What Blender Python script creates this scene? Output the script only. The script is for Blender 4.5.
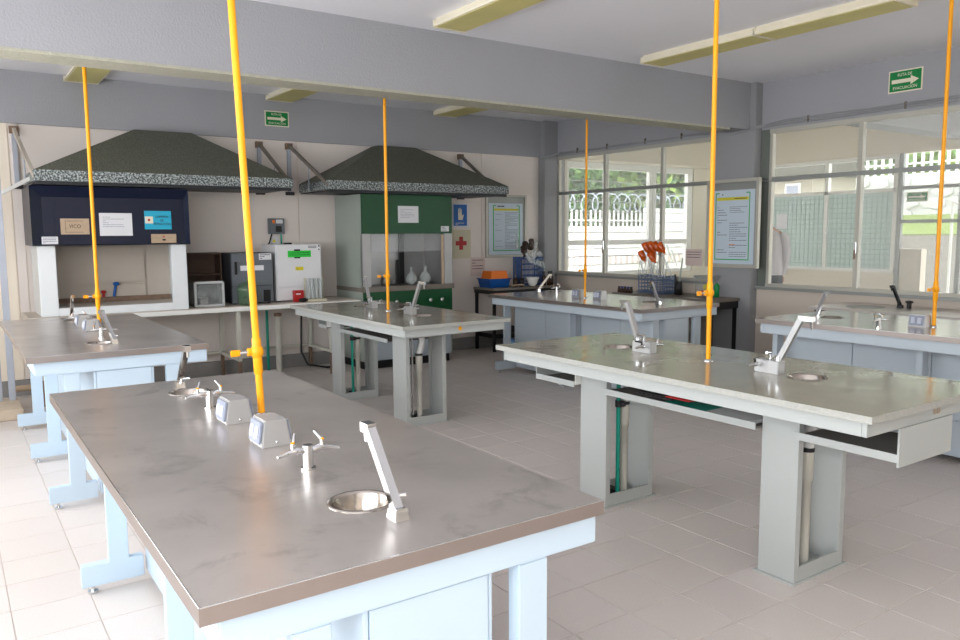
import bpy, bmesh, math, random
from mathutils import Matrix, Vector
random.seed(7)
for _o in list(bpy.data.objects):
    bpy.data.objects.remove(_o, do_unlink=True)
scene = bpy.context.scene
C = scene.collection

# ------------------------------------------------------------------ camera
F_PX, YAW, PITCH, ROLL, EYE = 779.2, math.radians(34.48), math.radians(-6.27), math.radians(-0.38), 1.6
_fw = Vector((math.sin(YAW) * math.cos(PITCH), math.cos(YAW) * math.cos(PITCH), math.sin(PITCH)))
_rt = Vector((math.cos(YAW), -math.sin(YAW), 0))
_up = _rt.cross(_fw)
_c, _s = math.cos(ROLL), math.sin(ROLL)
_r2 = _rt * _c + _up * _s
_u2 = -_rt * _s + _up * _c
cam_data = bpy.data.cameras.new('camera')
cam_data.sensor_fit = 'HORIZONTAL'
cam_data.sensor_width = 36.0
cam_data.lens = F_PX * 36.0 / 960.0
cam_data.clip_start = 0.05
cam_data.clip_end = 300
camera = bpy.data.objects.new('camera', cam_data)
C.objects.link(camera)
camera.matrix_world = Matrix(((_r2.x, _u2.x, -_fw.x, 0), (_r2.y, _u2.y, -_fw.y, 0), (_r2.z, _u2.z, -_fw.z, EYE), (0, 0, 0, 1)))
scene.camera = camera

# ------------------------------------------------------------------ world, lights, exposure
world = bpy.data.worlds.new('overcast_sky')
scene.world = world
world.use_nodes = True
_bg = world.node_tree.nodes['Background']
_bg.inputs['Color'].default_value = (0.95, 0.98, 1.0, 1)
_bg.inputs['Strength'].default_value = 4.0

def area_light(name, loc, rot, sx, sy, power, col):
    d = bpy.data.lights.new(name, 'AREA')
    d.shape = 'RECTANGLE'
    d.size, d.size_y, d.energy, d.color = sx, sy, power, col
    o = bpy.data.objects.new(name, d)
    C.objects.link(o)
    o.location = loc
    o.rotation_euler = rot
    return o
# daylight entering through the two windows of the left wall
area_light('daylight_left_window_near', (-1.40, 0.1, 1.85), (0, math.radians(-90), 0), 1.7, 4.0, 106, (0.94, 0.97, 1.0))
area_light('daylight_left_window_far', (-1.40, 5.2, 1.85), (0, math.radians(-90), 0), 1.7, 4.4, 58, (0.98, 0.985, 1.0))
scene.view_settings.view_transform = 'Standard'
scene.view_settings.look = 'None'
scene.view_settings.gamma = 1.0
scene.view_settings.use_curve_mapping = False
scene.view_settings.exposure = 0.15

# ------------------------------------------------------------------ materials
MATS = {}
def srgb(r, g, b):
    def f(v):
        v /= 255.0
        return v / 12.92 if v <= 0.04045 else ((v + 0.055) / 1.055) ** 2.4
    return (f(r), f(g), f(b))

def mat(name, col, rough=0.5, metal=0.0, var=0.06, scale=6.0, bump=0.0, bscale=60.0, stretch=None, alpha=1.0, trans=0.0, ior=1.45, spec=0.5, rvar=0.0):
    if name in MATS:
        return MATS[name]
    m = bpy.data.materials.new(name)
    m.use_nodes = True
    nt = m.node_tree
    b = nt.nodes['Principled BSDF']
    b.inputs['Roughness'].default_value = rough
    b.inputs['Metallic'].default_value = metal
    b.inputs['Specular IOR Level'].default_value = spec
    b.inputs['IOR'].default_value = ior
    b.inputs['Transmission Weight'].default_value = trans
    b.inputs['Alpha'].default_value = alpha
    tc = nt.nodes.new('ShaderNodeTexCoord')
    mp = nt.nodes.new('ShaderNodeMapping')
    nt.links.new(tc.outputs['Object'], mp.inputs['Vector'])
    if stretch:
        mp.inputs['Scale'].default_value = stretch
    nz = nt.nodes.new('ShaderNodeTexNoise')
    nz.inputs['Scale'].default_value = scale
    nz.inputs['Detail'].default_value = 5
    nt.links.new(mp.outputs['Vector'], nz.inputs['Vector'])
    rp = nt.nodes.new('ShaderNodeValToRGB')
    rp.color_ramp.elements[0].position = 0.18
    rp.color_ramp.elements[1].position = 0.82
    rp.color_ramp.elements[0].color = tuple(max(0, c * (1 - var)) for c in col) + (1,)
    rp.color_ramp.elements[1].color = tuple(min(1, c * (1 + var)) for c in col) + (1,)
    nt.links.new(nz.outputs['Fac'], rp.inputs['Fac'])
    nt.links.new(rp.outputs['Color'], b.inputs['Base Color'])
    if rvar:
        mr = nt.nodes.new('ShaderNodeMapRange')
        mr.inputs['From Min'].default_value = 0.3
        mr.inputs['From Max'].default_value = 0.7
        mr.inputs['To Min'].default_value = max(0.02, rough - rvar)
        mr.inputs['To Max'].default_value = min(1, rough + rvar)
        nt.links.new(nz.outputs['Fac'], mr.inputs['Value'])
        nt.links.new(mr.outputs['Result'], b.inputs['Roughness'])
    if bump:
        n2 = nt.nodes.new('ShaderNodeTexNoise')
        n2.inputs['Scale'].default_value = bscale
        nt.links.new(mp.outputs['Vector'], n2.inputs['Vector'])
        bp = nt.nodes.new('ShaderNodeBump')
        bp.inputs['Strength'].default_value = bump
        bp.inputs['Distance'].default_value = 0.01
        nt.links.new(n2.outputs['Fac'], bp.inputs['Height'])
        nt.links.new(bp.outputs['Normal'], b.inputs['Normal'])
    MATS[name] = m
    return m

def speckle(name, c1, c2, c3, scale, rough=0.7):
    m = bpy.data.materials.new(name)
    m.use_nodes = True
    nt = m.node_tree
    b = nt.nodes['Principled BSDF']
    b.inputs['Roughness'].default_value = rough
    tc = nt.nodes.new('ShaderNodeTexCoord')
    nz = nt.nodes.new('ShaderNodeTexNoise')
    nz.inputs['Scale'].default_value = scale
    nz.inputs['Detail'].default_value = 2
    nt.links.new(tc.outputs['Object'], nz.inputs['Vector'])
    rp = nt.nodes.new('ShaderNodeValToRGB')
    e = rp.color_ramp.elements
    e[0].position, e[0].color = 0.40, c1 + (1,)
    e[1].position, e[1].color = 0.62, c3 + (1,)
    k = e.new(0.5)
    k.color = c2 + (1,)
    nt.links.new(nz.outputs['Fac'], rp.inputs['Fac'])
    nt.links.new(rp.outputs['Color'], b.inputs['Base Color'])
    MATS[name] = m
    return m

M_CEIL = mat('ceiling_paint', srgb(236, 236, 242), 0.85, var=0.02, scale=1.5, bump=0.08, bscale=90)
M_BEAM = mat('beam_grey_paint', srgb(160, 161, 166), 0.75, var=0.03, scale=2, bump=0.35, bscale=70)
M_UNDER = mat('beam_underside_plaster', srgb(176, 174, 158), 0.9, var=0.15, scale=40, bump=0.6, bscale=80)
M_WALL = mat('wall_cream_panel', srgb(238, 227, 211), 0.7, var=0.03, scale=1.2)
M_WALLP = mat('wall_painted_board', srgb(228, 219, 213), 0.6, var=0.02, scale=1.0)
M_WALLR = mat('wall_taupe_paint', srgb(200, 189, 177), 0.7, var=0.03, scale=2, bump=0.1, bscale=80)
M_GREY = mat('column_grey_paint', srgb(150, 151, 154), 0.7, var=0.03, scale=2, bump=0.1)
M_BASE = mat('baseboard_concrete', srgb(140, 138, 136), 0.8, var=0.12, scale=9)
M_GROUT = mat('grout', srgb(200, 190, 182), 0.9, var=0.12, scale=12)
M_TILE = [mat('floor_tile_%s' % 'abcd'[i], srgb(*c), 0.38, var=0.07, scale=130, rvar=0.05, spec=0.4) for i, c in enumerate(((212, 203, 198), (210, 201, 196), (213, 204, 199), (211, 202, 196)))]
M_STEEL = mat('brushed_steel_top', (0.60, 0.555, 0.525), 0.30, 0.8, var=0.14, scale=3.5, stretch=(1, 1, 1))
M_STEELC = mat('polished_steel_top', (0.65, 0.605, 0.575), 0.18, 0.8, var=0.10, scale=3.5)
def add_smudges(m, lo, hi, dark):
    nt = m.node_tree
    b = nt.nodes['Principled BSDF']
    src = b.inputs['Base Color'].links[0].from_socket
    tc = nt.nodes.new('ShaderNodeTexCoord')
    n = nt.nodes.new('ShaderNodeTexNoise')
    n.inputs['Scale'].default_value = 4.3
    n.inputs['Detail'].default_value = 8
    n.inputs['Roughness'].default_value = 0.68
    n.inputs['Distortion'].default_value = 0.6
    nt.links.new(tc.outputs['Object'], n.inputs['Vector'])
    r = nt.nodes.new('ShaderNodeMapRange')
    r.interpolation_type = 'SMOOTHSTEP'
    r.inputs['From Min'].default_value, r.inputs['From Max'].default_value = lo, hi
    r.inputs['To Min'].default_value, r.inputs['To Max'].default_value = 1.0, dark
    nt.links.new(n.outputs['Fac'], r.inputs['Value'])
    v = nt.nodes.new('ShaderNodeVectorMath')
    v.operation = 'SCALE'
    nt.links.new(src, v.inputs[0])
    nt.links.new(r.outputs['Result'], v.inputs['Scale'])
    nt.links.new(v.outputs['Vector'], b.inputs['Base Color'])
add_smudges(M_STEEL, 0.52, 0.72, 0.72)
M_STEELE = mat('steel_edge', (0.41, 0.355, 0.33), 0.34, 0.9, var=0.06, scale=8)
M_BOWL = mat('polished_bowl', (0.46, 0.42, 0.38), 0.2, 1.0, var=0.08, scale=10)
M_CHROME = mat('chrome', (0.66, 0.67, 0.68), 0.10, 1.0, var=0.03)
M_CAST = mat('cast_aluminium', (0.46, 0.46, 0.46), 0.5, 0.75, var=0.06)
M_PLATE = mat('socket_plastic', srgb(138, 144, 160), 0.4, var=0.03)
M_SOCK = mat('socket_face', srgb(182, 186, 200), 0.4, var=0.03)
M_BLUEF = mat('pale_blue_enamel', srgb(196, 214, 229), 0.4, var=0.03, scale=2)
M_BLUED = mat('blue_grey_enamel', srgb(184, 195, 204), 0.42, var=0.03, scale=2)
M_CONC = mat('polished_concrete_top', srgb(138, 134, 120), 0.16, var=0.06, scale=5, rvar=0.06, spec=0.6)
M_CEDGE = mat('concrete_slab_edge', srgb(172, 172, 166), 0.6, var=0.12, scale=60, bump=0.2, bscale=120)
M_GREYF = mat('grey_enamel', srgb(182, 186, 184), 0.45, var=0.03, scale=2)
M_SHELF = mat('dark_shelf_liner', srgb(110, 105, 104), 0.6, var=0.05)
M_YEL = mat('yellow_pipe_paint', srgb(246, 166, 6), 0.42, var=0.05, scale=12)
M_TEAL = mat('teal_pipe_paint', srgb(8, 150, 130), 0.45, var=0.06)
M_PVC = mat('pvc_pipe', srgb(200, 198, 188), 0.45, var=0.05)
M_HOSE = mat('corrugated_hose', srgb(222, 222, 220), 0.5, var=0.05)
M_BLACK = mat('black_plastic', srgb(22, 22, 24), 0.45, var=0.1)
M_RUST = mat('rusty_steel', srgb(126, 104, 88), 0.8, var=0.25, scale=30)
M_NAVY = mat('navy_enamel', srgb(13, 23, 48), 0.35, var=0.06)
M_HOODW = mat('white_hood_enamel', srgb(226, 230, 232), 0.45, var=0.02)
M_HOODI = mat('hood_liner', srgb(196, 186, 174), 0.55, var=0.05)
M_GREEN = mat('green_enamel', srgb(0, 72, 35), 0.4, var=0.05)
M_GSIDE = mat('grey_green_panel', srgb(160, 168, 160), 0.5, var=0.03)
M_DKSTEEL = mat('dark_steel_liner', (0.30, 0.30, 0.30), 0.35, 0.85, var=0.15, scale=2.5)
M_ROOF = speckle('canopy_roof_speckle', srgb(74, 76, 66), srgb(88, 90, 79), srgb(103, 105, 93), 95)  # roof slopes: darker olive speckle with less contrast than the fascia
M_FASC = speckle('canopy_fascia_granite', srgb(60, 66, 68), srgb(112, 120, 120), srgb(180, 188, 186), 62)
M_WHITE = mat('white_paint', srgb(236, 236, 232), 0.5, var=0.02)
M_FRAME = mat('aluminium_frame', srgb(150, 153, 150), 0.45, 0.35, var=0.04)
M_FRAMEL = mat('aluminium_frame_light', srgb(186, 184, 174), 0.45, 0.25, var=0.04)
M_PAPER = mat('paper', srgb(222, 222, 226), 0.8, var=0.02)
M_PAPERB = mat('poster_paper', srgb(196, 210, 222), 0.6, var=0.02)
M_PINK = mat('pink_paper', srgb(214, 196, 190), 0.8, var=0.03)
M_CREAMP = mat('cream_paper', srgb(206, 200, 176), 0.8, var=0.02)
M_INK = mat('ink_grey', srgb(120, 128, 140), 0.8, var=0.02)
M_INKD = mat('ink_black', srgb(50, 48, 50), 0.8, var=0.02)
M_PGREEN = mat('print_green', srgb(60, 170, 100), 0.6, var=0.02)
M_PYEL = mat('print_yellow', srgb(206, 200, 60), 0.6, var=0.02)
M_SIGNG = mat('sign_green', srgb(0, 128, 62), 0.5, var=0.02)
M_SIGNW = mat('sign_cream', srgb(232, 226, 204), 0.5, var=0.02)
M_SIGNB = mat('sign_blue', srgb(20, 96, 176), 0.5, var=0.02)
M_RED = mat('red_print', srgb(178, 26, 26), 0.5, var=0.04)
M_CYAN = mat('cyan_sign', srgb(40, 172, 206), 0.5, var=0.03)
M_BRASSP = mat('etched_plate', srgb(186, 164, 140), 0.4, 0.3, var=0.1, scale=30)
M_LENS = mat('aged_light_lens', srgb(205, 196, 128), 0.5, var=0.12, scale=3)
M_FIXT = mat('light_fixture_cream', srgb(232, 224, 202), 0.5, var=0.06, scale=9)
M_GLASS = mat('window_glass', (0.95, 0.98, 0.97), 0.02, alpha=0.10, var=0.0, spec=0.8)
M_MESHG = mat('wired_glass', srgb(206, 226, 220), 0.35, alpha=0.80, var=0.02)
M_WIRE = mat('glass_wire', srgb(152, 178, 172), 0.5, var=0.02)
M_CLEAR = mat('clear_glassware', (0.85, 0.92, 0.92), 0.05, alpha=0.32, var=0.0, spec=1.0)
M_ACRYL = mat('acrylic', (0.45, 0.48, 0.48), 0.06, alpha=0.20, var=0.05, spec=1.0)
M_ACRYLF = mat('acrylic_edge', (0.62, 0.64, 0.64), 0.15, alpha=0.75, var=0.05, spec=1.0)
M_CARBOY = mat('green_glass', srgb(92, 118, 92), 0.08, alpha=0.62, var=0.06, spec=1.0)
M_AMBER = mat('amber_glass', srgb(206, 84, 8), 0.12, alpha=0.93, var=0.45, scale=14, spec=1.0)
M_BROWNG = mat('brown_glass', srgb(58, 40, 30), 0.15, var=0.25, scale=20)
M_OVENG = mat('oven_grey', srgb(104, 110, 116), 0.45, 0.1, var=0.04)
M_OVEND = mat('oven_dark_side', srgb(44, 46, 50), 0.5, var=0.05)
M_OVENW = mat('oven_white', srgb(226, 226, 228), 0.45, var=0.02)
M_LIME = mat('green_label', srgb(40, 206, 66), 0.6, var=0.02)
M_YLAB = mat('yellow_label', srgb(222, 206, 30), 0.6, var=0.02)
M_WOODD = mat('dark_wood', srgb(78, 58, 46), 0.6, var=0.2, scale=8)
M_DESK = mat('worn_grey_laminate', srgb(120, 112, 104), 0.55, var=0.15, scale=12)
M_BLUEP = mat('blue_plastic', srgb(6, 76, 150), 0.4, var=0.05)
M_ORANGE = mat('orange_plastic', srgb(236, 120, 16), 0.4, var=0.05)
M_BLUEW = mat('blue_coated_wire', srgb(50, 84, 140), 0.45, var=0.1)
M_STEELW = mat('grey_blue_wire', srgb(96, 116, 150), 0.35, 0.4, var=0.2)
M_LBLUE = mat('light_blue_bottle', srgb(120, 170, 214), 0.3, var=0.1)
M_CONCRETE = mat('rough_concrete', srgb(196, 180, 160), 0.85, var=0.12, scale=10, bump=0.2)
M_GALV = mat('galvanised_steel', srgb(176, 182, 194), 0.45, 0.4, var=0.08)
M_STUCCO = mat('cream_stucco', srgb(224, 214, 196), 0.8, var=0.04, scale=30, bump=0.3, bscale=90)
M_OUTW = mat('outdoor_cream', srgb(216, 208, 188), 0.8, var=0.03)
M_OUTF = mat('outdoor_white_frame', srgb(232, 232, 226), 0.5, var=0.02)
M_NBW = mat('neighbour_stucco', srgb(156, 150, 132), 0.85, var=0.05)
M_EAVE = mat('dark_eave', srgb(84, 82, 72), 0.85, var=0.05)
M_RETAIN = mat('grey_retaining_concrete', srgb(140, 136, 128), 0.85, var=0.1)
M_FENCE = mat('white_fence_paint', srgb(244, 244, 240), 0.6, var=0.02)
M_GRASS = mat('lawn_green', srgb(120, 140, 60), 0.9, var=0.25, scale=8)
M_ROCK = mat('pale_stone', srgb(206, 206, 204), 0.85, var=0.15, scale=6, bump=0.4, bscale=20)
M_GROUND = mat('outdoor_concrete', srgb(214, 210, 202), 0.9, var=0.06)
M_LEAF = [mat('leaf_%s' % 'abc'[i], srgb(*c), 0.7, var=0.3, scale=1.5) for i, c in enumerate(((74, 112, 62), (104, 142, 66), (142, 168, 70)))]
M_BARK = mat('bark', srgb(92, 74, 58), 0.9, var=0.2)
M_SHIRT = mat('pale_grey_shirt', srgb(178, 174, 176), 0.85, var=0.04, scale=5, bump=0.2, bscale=14)
M_TROUS = mat('black_trousers', srgb(26, 26, 30), 0.85, var=0.08)
M_SKIN = mat('skin', srgb(186, 136, 108), 0.6, var=0.04)
M_HAIR = mat('dark_hair', srgb(30, 24, 22), 0.8, var=0.1)

# ------------------------------------------------------------------ builders
def root_of(o):
    while o.parent is not None:
        o = o.parent
    return o

def thing(name, label, cat, loc=(0, 0, 0), group=None, kind=None):
    o = bpy.data.objects.new(name, None)
    o.empty_display_size = 0.1
    C.objects.link(o)
    o.location = loc
    o['label'] = label
    if cat:
        o['category'] = cat
    if group:
        o['group'] = group
    if kind:
        o['kind'] = kind
    return o

class MB:
    def __init__(self):
        self.v, self.f, self.sm = [], [], []
    def add(self, vs, fs, smooth=False):
        n = len(self.v)
        self.v += [tuple(p) for p in vs]
        for f in fs:
            self.f.append([i + n for i in f])
            self.sm.append(smooth)
        return self
    def box(self, x0, y0, z0, x1, y1, z1):
        x0, x1 = min(x0, x1), max(x0, x1); y0, y1 = min(y0, y1), max(y0, y1); z0, z1 = min(z0, z1), max(z0, z1)
        return self.add([(x0, y0, z0), (x1, y0, z0), (x1, y1, z0), (x0, y1, z0), (x0, y0, z1), (x1, y0, z1), (x1, y1, z1), (x0, y1, z1)],
                        [(0, 3, 2, 1), (4, 5, 6, 7), (0, 1, 5, 4), (1, 2, 6, 5), (2, 3, 7, 6), (3, 0, 4, 7)])
    def frustum(self, cx, cy, z0, z1, hx0, hy0, hx1, hy1):
        return self.add([(cx - hx0, cy - hy0, z0), (cx + hx0, cy - hy0, z0), (cx + hx0, cy + hy0, z0), (cx - hx0, cy + hy0, z0),
                         (cx - hx1, cy - hy1, z1), (cx + hx1, cy - hy1, z1), (cx + hx1, cy + hy1, z1), (cx - hx1, cy + hy1, z1)],
                        [(0, 3, 2, 1), (4, 5, 6, 7), (0, 1, 5, 4), (1, 2, 6, 5), (2, 3, 7, 6), (3, 0, 4, 7)])
    def prism(self, poly, axis, a, b):
        n = len(poly)
        def P(u, w, t):
            return (t, u, w) if axis == 'x' else (u, t, w) if axis == 'y' else (u, w, t)
        vs = [P(u, w, a) for u, w in poly] + [P(u, w, b) for u, w in poly]
        fs = [list(range(n)), list(range(2 * n - 1, n - 1, -1))] + [(i, i + n, (i + 1) % n + n, (i + 1) % n) for i in range(n)]
        return self.add(vs, fs)
    def tube(self, pts, r, n=10, cap=True, square=False):
        pts = [Vector(p) for p in pts]
        rs = r if isinstance(r, (list, tuple)) else [r] * len(pts)
        if square:
            n = 4
        rings = []
        up = None
        for i, p in enumerate(pts):
            t = (pts[min(i + 1, len(pts) - 1)] - pts[max(i - 1, 0)]).normalized()
            if up is None:
                up = Vector((0, 0, 1)) if abs(t.z) < 0.9 else Vector((0, 1, 0))
            a = t.cross(up).normalized()
            b = a.cross(t).normalized()
            up = b
            off = math.pi / 4 if square else 0
            rings.append([p + (a * math.cos(2 * math.pi * k / n + off) + b * math.sin(2 * math.pi * k / n + off)) * rs[i] * (1.414 if square else 1) for k in range(n)])
        vs = [v for r_ in rings for v in r_]
        fs = []
        for i in range(len(rings) - 1):
            for k in range(n):
                fs.append((i * n + k, i * n + (k + 1) % n, (i + 1) * n + (k + 1) % n, (i + 1) * n + k))
        self.add(vs, fs, smooth=not square)
        if cap:
            self.add(rings[0], [list(range(n - 1, -1, -1))])
            self.add(rings[-1], [list(range(n))])
        return self
    def lathe(self, prof, cx, cy, n=24, smooth=True):
        vs, fs = [], []
        for r, z in prof:
            vs += [(cx + r * math.cos(2 * math.pi * k / n), cy + r * math.sin(2 * math.pi * k / n), z) for k in range(n)]
        for i in range(len(prof) - 1):
            for k in range(n):
                fs.append((i * n + k, i * n + (k + 1) % n, (i + 1) * n + (k + 1) % n, (i + 1) * n + k))
        return self.add(vs, fs, smooth)
    def cyl(self, cx, cy, z0, z1, r, n=16):
        self.lathe([(0.0001, z0), (r, z0)], cx, cy, n, False)
        self.lathe([(r, z0), (r, z1)], cx, cy, n)
        return self.lathe([(r, z1), (0.0001, z1)], cx, cy, n, False)
    def sphere(self, c, r, n=10, sc=(1, 1, 1)):
        vs, fs = [], []
        m = n // 2 + 1
        for i in range(m + 1):
            th = math.pi * i / m
            for k in range(n):
                ph = 2 * math.pi * k / n
                vs.append((c[0] + r * sc[0] * math.sin(th) * math.cos(ph), c[1] + r * sc[1] * math.sin(th) * math.sin(ph), c[2] + r * sc[2] * math.cos(th)))
        for i in range(m):
            for k in range(n):
                fs.append((i * n + k, (i + 1) * n + k, (i + 1) * n + (k + 1) % n, i * n + (k + 1) % n))
        return self.add(vs, fs, True)
    def slab_holes(self, x0, y0, z0, x1, y1, z1, holes, n=32):
        bm = bmesh.new()
        vs = [bm.verts.new((x, y, z1)) for x, y in ((x0, y0), (x1, y0), (x1, y1), (x0, y1))]
        ed = [bm.edges.new((vs[i], vs[(i + 1) % 4])) for i in range(4)]
        for hx, hy, r in holes:
            hv = [bm.verts.new((hx + r * math.cos(2 * math.pi * k / n), hy + r * math.sin(2 * math.pi * k / n), z1)) for k in range(n)]
            ed += [bm.edges.new((hv[i], hv[(i + 1) % n])) for i in range(n)]
        bmesh.ops.triangle_fill(bm, use_beauty=True, edges=ed, normal=(0, 0, 1))
        bm.verts.index_update()
        pts = [tuple(v.co) for v in bm.verts]
        fs = []
        for f in bm.faces:
            idx = [v.index for v in f.verts]
            if f.normal.z < 0:
                idx.reverse()
            fs.append(idx)
        bm.free()
        self.add(pts, fs)
        self.add([(p[0], p[1], z0) for p in pts], [list(reversed(f)) for f in fs])
        self.add([(x0, y0, z0), (x1, y0, z0), (x1, y1, z0), (x0, y1, z0), (x0, y0, z1), (x1, y0, z1), (x1, y1, z1), (x0, y1, z1)],
                 [(0, 1, 5, 4), (1, 2, 6, 5), (2, 3, 7, 6), (3, 0, 4, 7)])
        return self
    def mesh(self, name, m, off=(0, 0, 0), bevel=0.0, recalc=True):
        me = bpy.data.meshes.new(name)
        me.from_pydata([(p[0] - off[0], p[1] - off[1], p[2] - off[2]) for p in self.v], [], self.f)
        me.polygons.foreach_set('use_smooth', self.sm)
        if recalc or bevel:
            bm = bmesh.new()
            bm.from_mesh(me)
            if bevel:
                bmesh.ops.remove_doubles(bm, verts=bm.verts, dist=1e-5)
            bmesh.ops.recalc_face_normals(bm, faces=bm.faces)
            if bevel:
                es = [e for e in bm.edges if len(e.link_faces) == 2 and e.calc_face_angle(0) > 0.6]
                bmesh.ops.bevel(bm, geom=es, offset=bevel, segments=2, affect='EDGES', clamp_overlap=True)
            bm.to_mesh(me)
            bm.free()
        me.materials.append(m)
        return me
    def part(self, name, m, parent, bevel=0.0, label=None, kind=None, recalc=True):
        o = bpy.data.objects.new(name, self.mesh(name, m, root_of(parent).location, bevel, recalc))
        C.objects.link(o)
        o.parent = parent
        if label:
            o['label'] = label
        if kind:
            o['kind'] = kind
        return o
    def top(self, name, m, label=None, cat=None, group=None, kind=None, bevel=0.0, recalc=True):
        xs = [p[0] for p in self.v]; ys = [p[1] for p in self.v]; zs = [p[2] for p in self.v]
        loc = ((min(xs) + max(xs)) / 2, (min(ys) + max(ys)) / 2, min(zs))
        o = bpy.data.objects.new(name, self.mesh(name, m, loc, bevel, recalc))
        C.objects.link(o)
        o.location = loc
        for k, v in (('label', label), ('category', cat), ('group', group), ('kind', kind)):
            if v:
                o[k] = v
        return o

def box(*a):
    return MB().box(*a)

ROT = {'-y': Matrix(((1, 0, 0), (0, 0, -1), (0, 1, 0))),      # print faces -Y: text x -> X, text y -> Z
       '-x': Matrix(((0, 0, -1), (-1, 0, 0), (0, 1, 0)))}     # print faces -X: text x -> -Y, text y -> Z
def text(name, s, size, m, parent, loc, face, width=None, line=1.0):
    cu = bpy.data.curves.new(name, 'FONT')
    cu.body = s
    cu.size = size
    cu.align_x = 'CENTER'
    cu.align_y = 'CENTER'
    cu.space_line = line
    cu.extrude = 0.0006
    t = bpy.data.objects.new(name + '_tmp', cu)
    C.objects.link(t)
    bpy.context.view_layer.update()
    me = bpy.data.meshes.new_from_object(t.evaluated_get(bpy.context.evaluated_depsgraph_get()))
    bpy.data.objects.remove(t, do_unlink=True)
    w = max(v.co.x for v in me.vertices) - min(v.co.x for v in me.vertices)
    k = 1.0 if width is None else width / w
    M = ROT[face].to_4x4()
    off = Vector(loc) - root_of(parent).location
    me.transform(Matrix.Translation(off) @ M @ Matrix.Diagonal((k, 1, 1, 1)))
    me.materials.clear()
    me.materials.append(m)
    o = bpy.data.objects.new(name, me)
    C.objects.link(o)
    o.parent = parent
    return o

def struct(name, mb, m, label=None, bevel=0.0, cat=None):
    return mb.top(name, m, label=label, kind='structure', bevel=bevel)

# ------------------------------------------------------------------ room shell
XW, YB, ZC = 7.55, 9.10, 3.23          # right wall, back wall, ceiling
XL, YF = -1.5, -2.5                    # left wall, wall behind the camera

floor = struct('floor', box(XL, YF, -0.12, XW, YB, -0.004), M_GROUT, 'room floor of square beige speckled ceramic tiles')
TP, TX, TY = 0.3083, 2.298, 2.242
tables_xy = ((0.345, 1.42, 1.355, 3.83), (0.35, 5.06, 1.35, 7.47), (2.785, 1.505, 3.785, 3.88), (2.785, 5.07, 3.775, 7.36))
cells = []
for i in range(int((XL - TX) / TP) - 1, int((XW - TX) / TP) + 1):
    for j in range(int((YF - TY) / TP) - 1, int((YB - TY) / TP) + 1):
        x0, y0 = TX + i * TP, TY + j * TP
        x1, y1 = min(x0 + TP, XW), min(y0 + TP, YB)
        x0, y0 = max(x0, XL), max(y0, YF)
        if x1 - x0 < 0.02 or y1 - y0 < 0.02:
            continue
        cells.append((x0, y0, x1, y1, (i, j)))
def shown_area(c):
    cx, cy = (c[0] + c[2]) / 2, (c[1] + c[3]) / 2
    d = Vector((cx, cy, -EYE))
    z = d.dot(_fw)
    if z < 0.3:
        return 0
    u, w = 480 + F_PX * d.dot(_r2) / z, 320 - F_PX * d.dot(_u2) / z
    if not (-15 < u < 975 and 0 < w < 655):
        return 0
    for x0, y0, x1, y1 in tables_xy:                    # hidden under a table top seen from the camera
        k = (EYE - 0.92) / EYE
        if x0 < cx * k < x1 and y0 < cy * k < y1:
            return 0
    return 1.0 / z ** 3
ranked = sorted(cells, key=shown_area, reverse=True)
G = 0.0022
tmesh = []
for k in range(4):
    h = TP / 2 - G
    mb = MB()
    b = 0.0012
    mb.add([(-h, -h, -0.004), (h, -h, -0.004), (h, h, -0.004), (-h, h, -0.004), (-h, -h, -b), (h, -h, -b), (h, h, -b), (-h, h, -b),
            (-h + b, -h + b, 0), (h - b, -h + b, 0), (h - b, h - b, 0), (-h + b, h - b, 0)],
           [(8, 9, 10, 11), (0, 1, 5, 4), (1, 2, 6, 5), (2, 3, 7, 6), (3, 0, 4, 7), (4, 5, 9, 8), (5, 6, 10, 9), (6, 7, 11, 10), (7, 4, 8, 11)])
    tmesh.append(mb.mesh('tile', M_TILE[k]))
rest = MB()
n_ind = 0
for c in ranked:
    full = abs(c[2] - c[0] - TP) < 1e-6 and abs(c[3] - c[1] - TP) < 1e-6
    if n_ind < 300 and full and shown_area(c) > 0:
        o = bpy.data.objects.new('tile', tmesh[random.randrange(4)])
        C.objects.link(o)
        o.parent = floor
        o.location = Vector(((c[0] + c[2]) / 2, (c[1] + c[3]) / 2, random.uniform(-0.0006, 0))) - floor.location
        n_ind += 1
    else:
        rest.box(c[0] + G, c[1] + G, -0.004, c[2] - G, c[3] - G, -0.0003)
rest.part('tile_field', M_TILE[0], floor, kind='stuff', label='farther beige floor tiles')

ceiling = struct('ceiling', box(XL, YF, ZC, XW + 0.15, YB + 0.15, ZC + 0.15), M_CEIL, 'pale grey painted flat ceiling slab')
cb = struct('ceiling_beam', box(XL, 5.54, 2.73, XW, 5.82, ZC), M_BEAM, 'deep grey ceiling beam crossing the room overhead')
box(XL, 5.545, 2.71, XW - 0.45, 5.815, 2.73).part('beam_underside', M_UNDER, cb)
struct('ceiling_beam', box(XL, YB - 0.05, 2.72, XW, YB, ZC), M_BEAM, 'grey beam band along the top of back wall')
# back wall: cream boards with vertical joints
wb = struct('wall_back', box(XL, YB, 0, XW + 0.15, YB + 0.15, ZC), M_WALL, 'cream boarded back wall behind the fume hoods')
xs = [XL, 0.02, 0.66, 0.80, 2.30, 3.58, 4.10, 6.30, 7.36, XW]
xs = [XL, -0.6, 0.61, 0.70, 3.585, 6.28, XW]
for a, b_ in zip(xs[:-1], xs[1:]):
    box(a + 0.004, YB - 0.012, 0.16, b_ - 0.004, YB, 2.72).part('wall_panel', M_WALL if a < 0.6 else M_WALLP, wb, bevel=0.003)
struct('baseboard_back', box(XL, YB - 0.05, 0, XW, YB, 0.16), M_BASE, 'grey concrete kerb at the foot of back wall')
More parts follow.
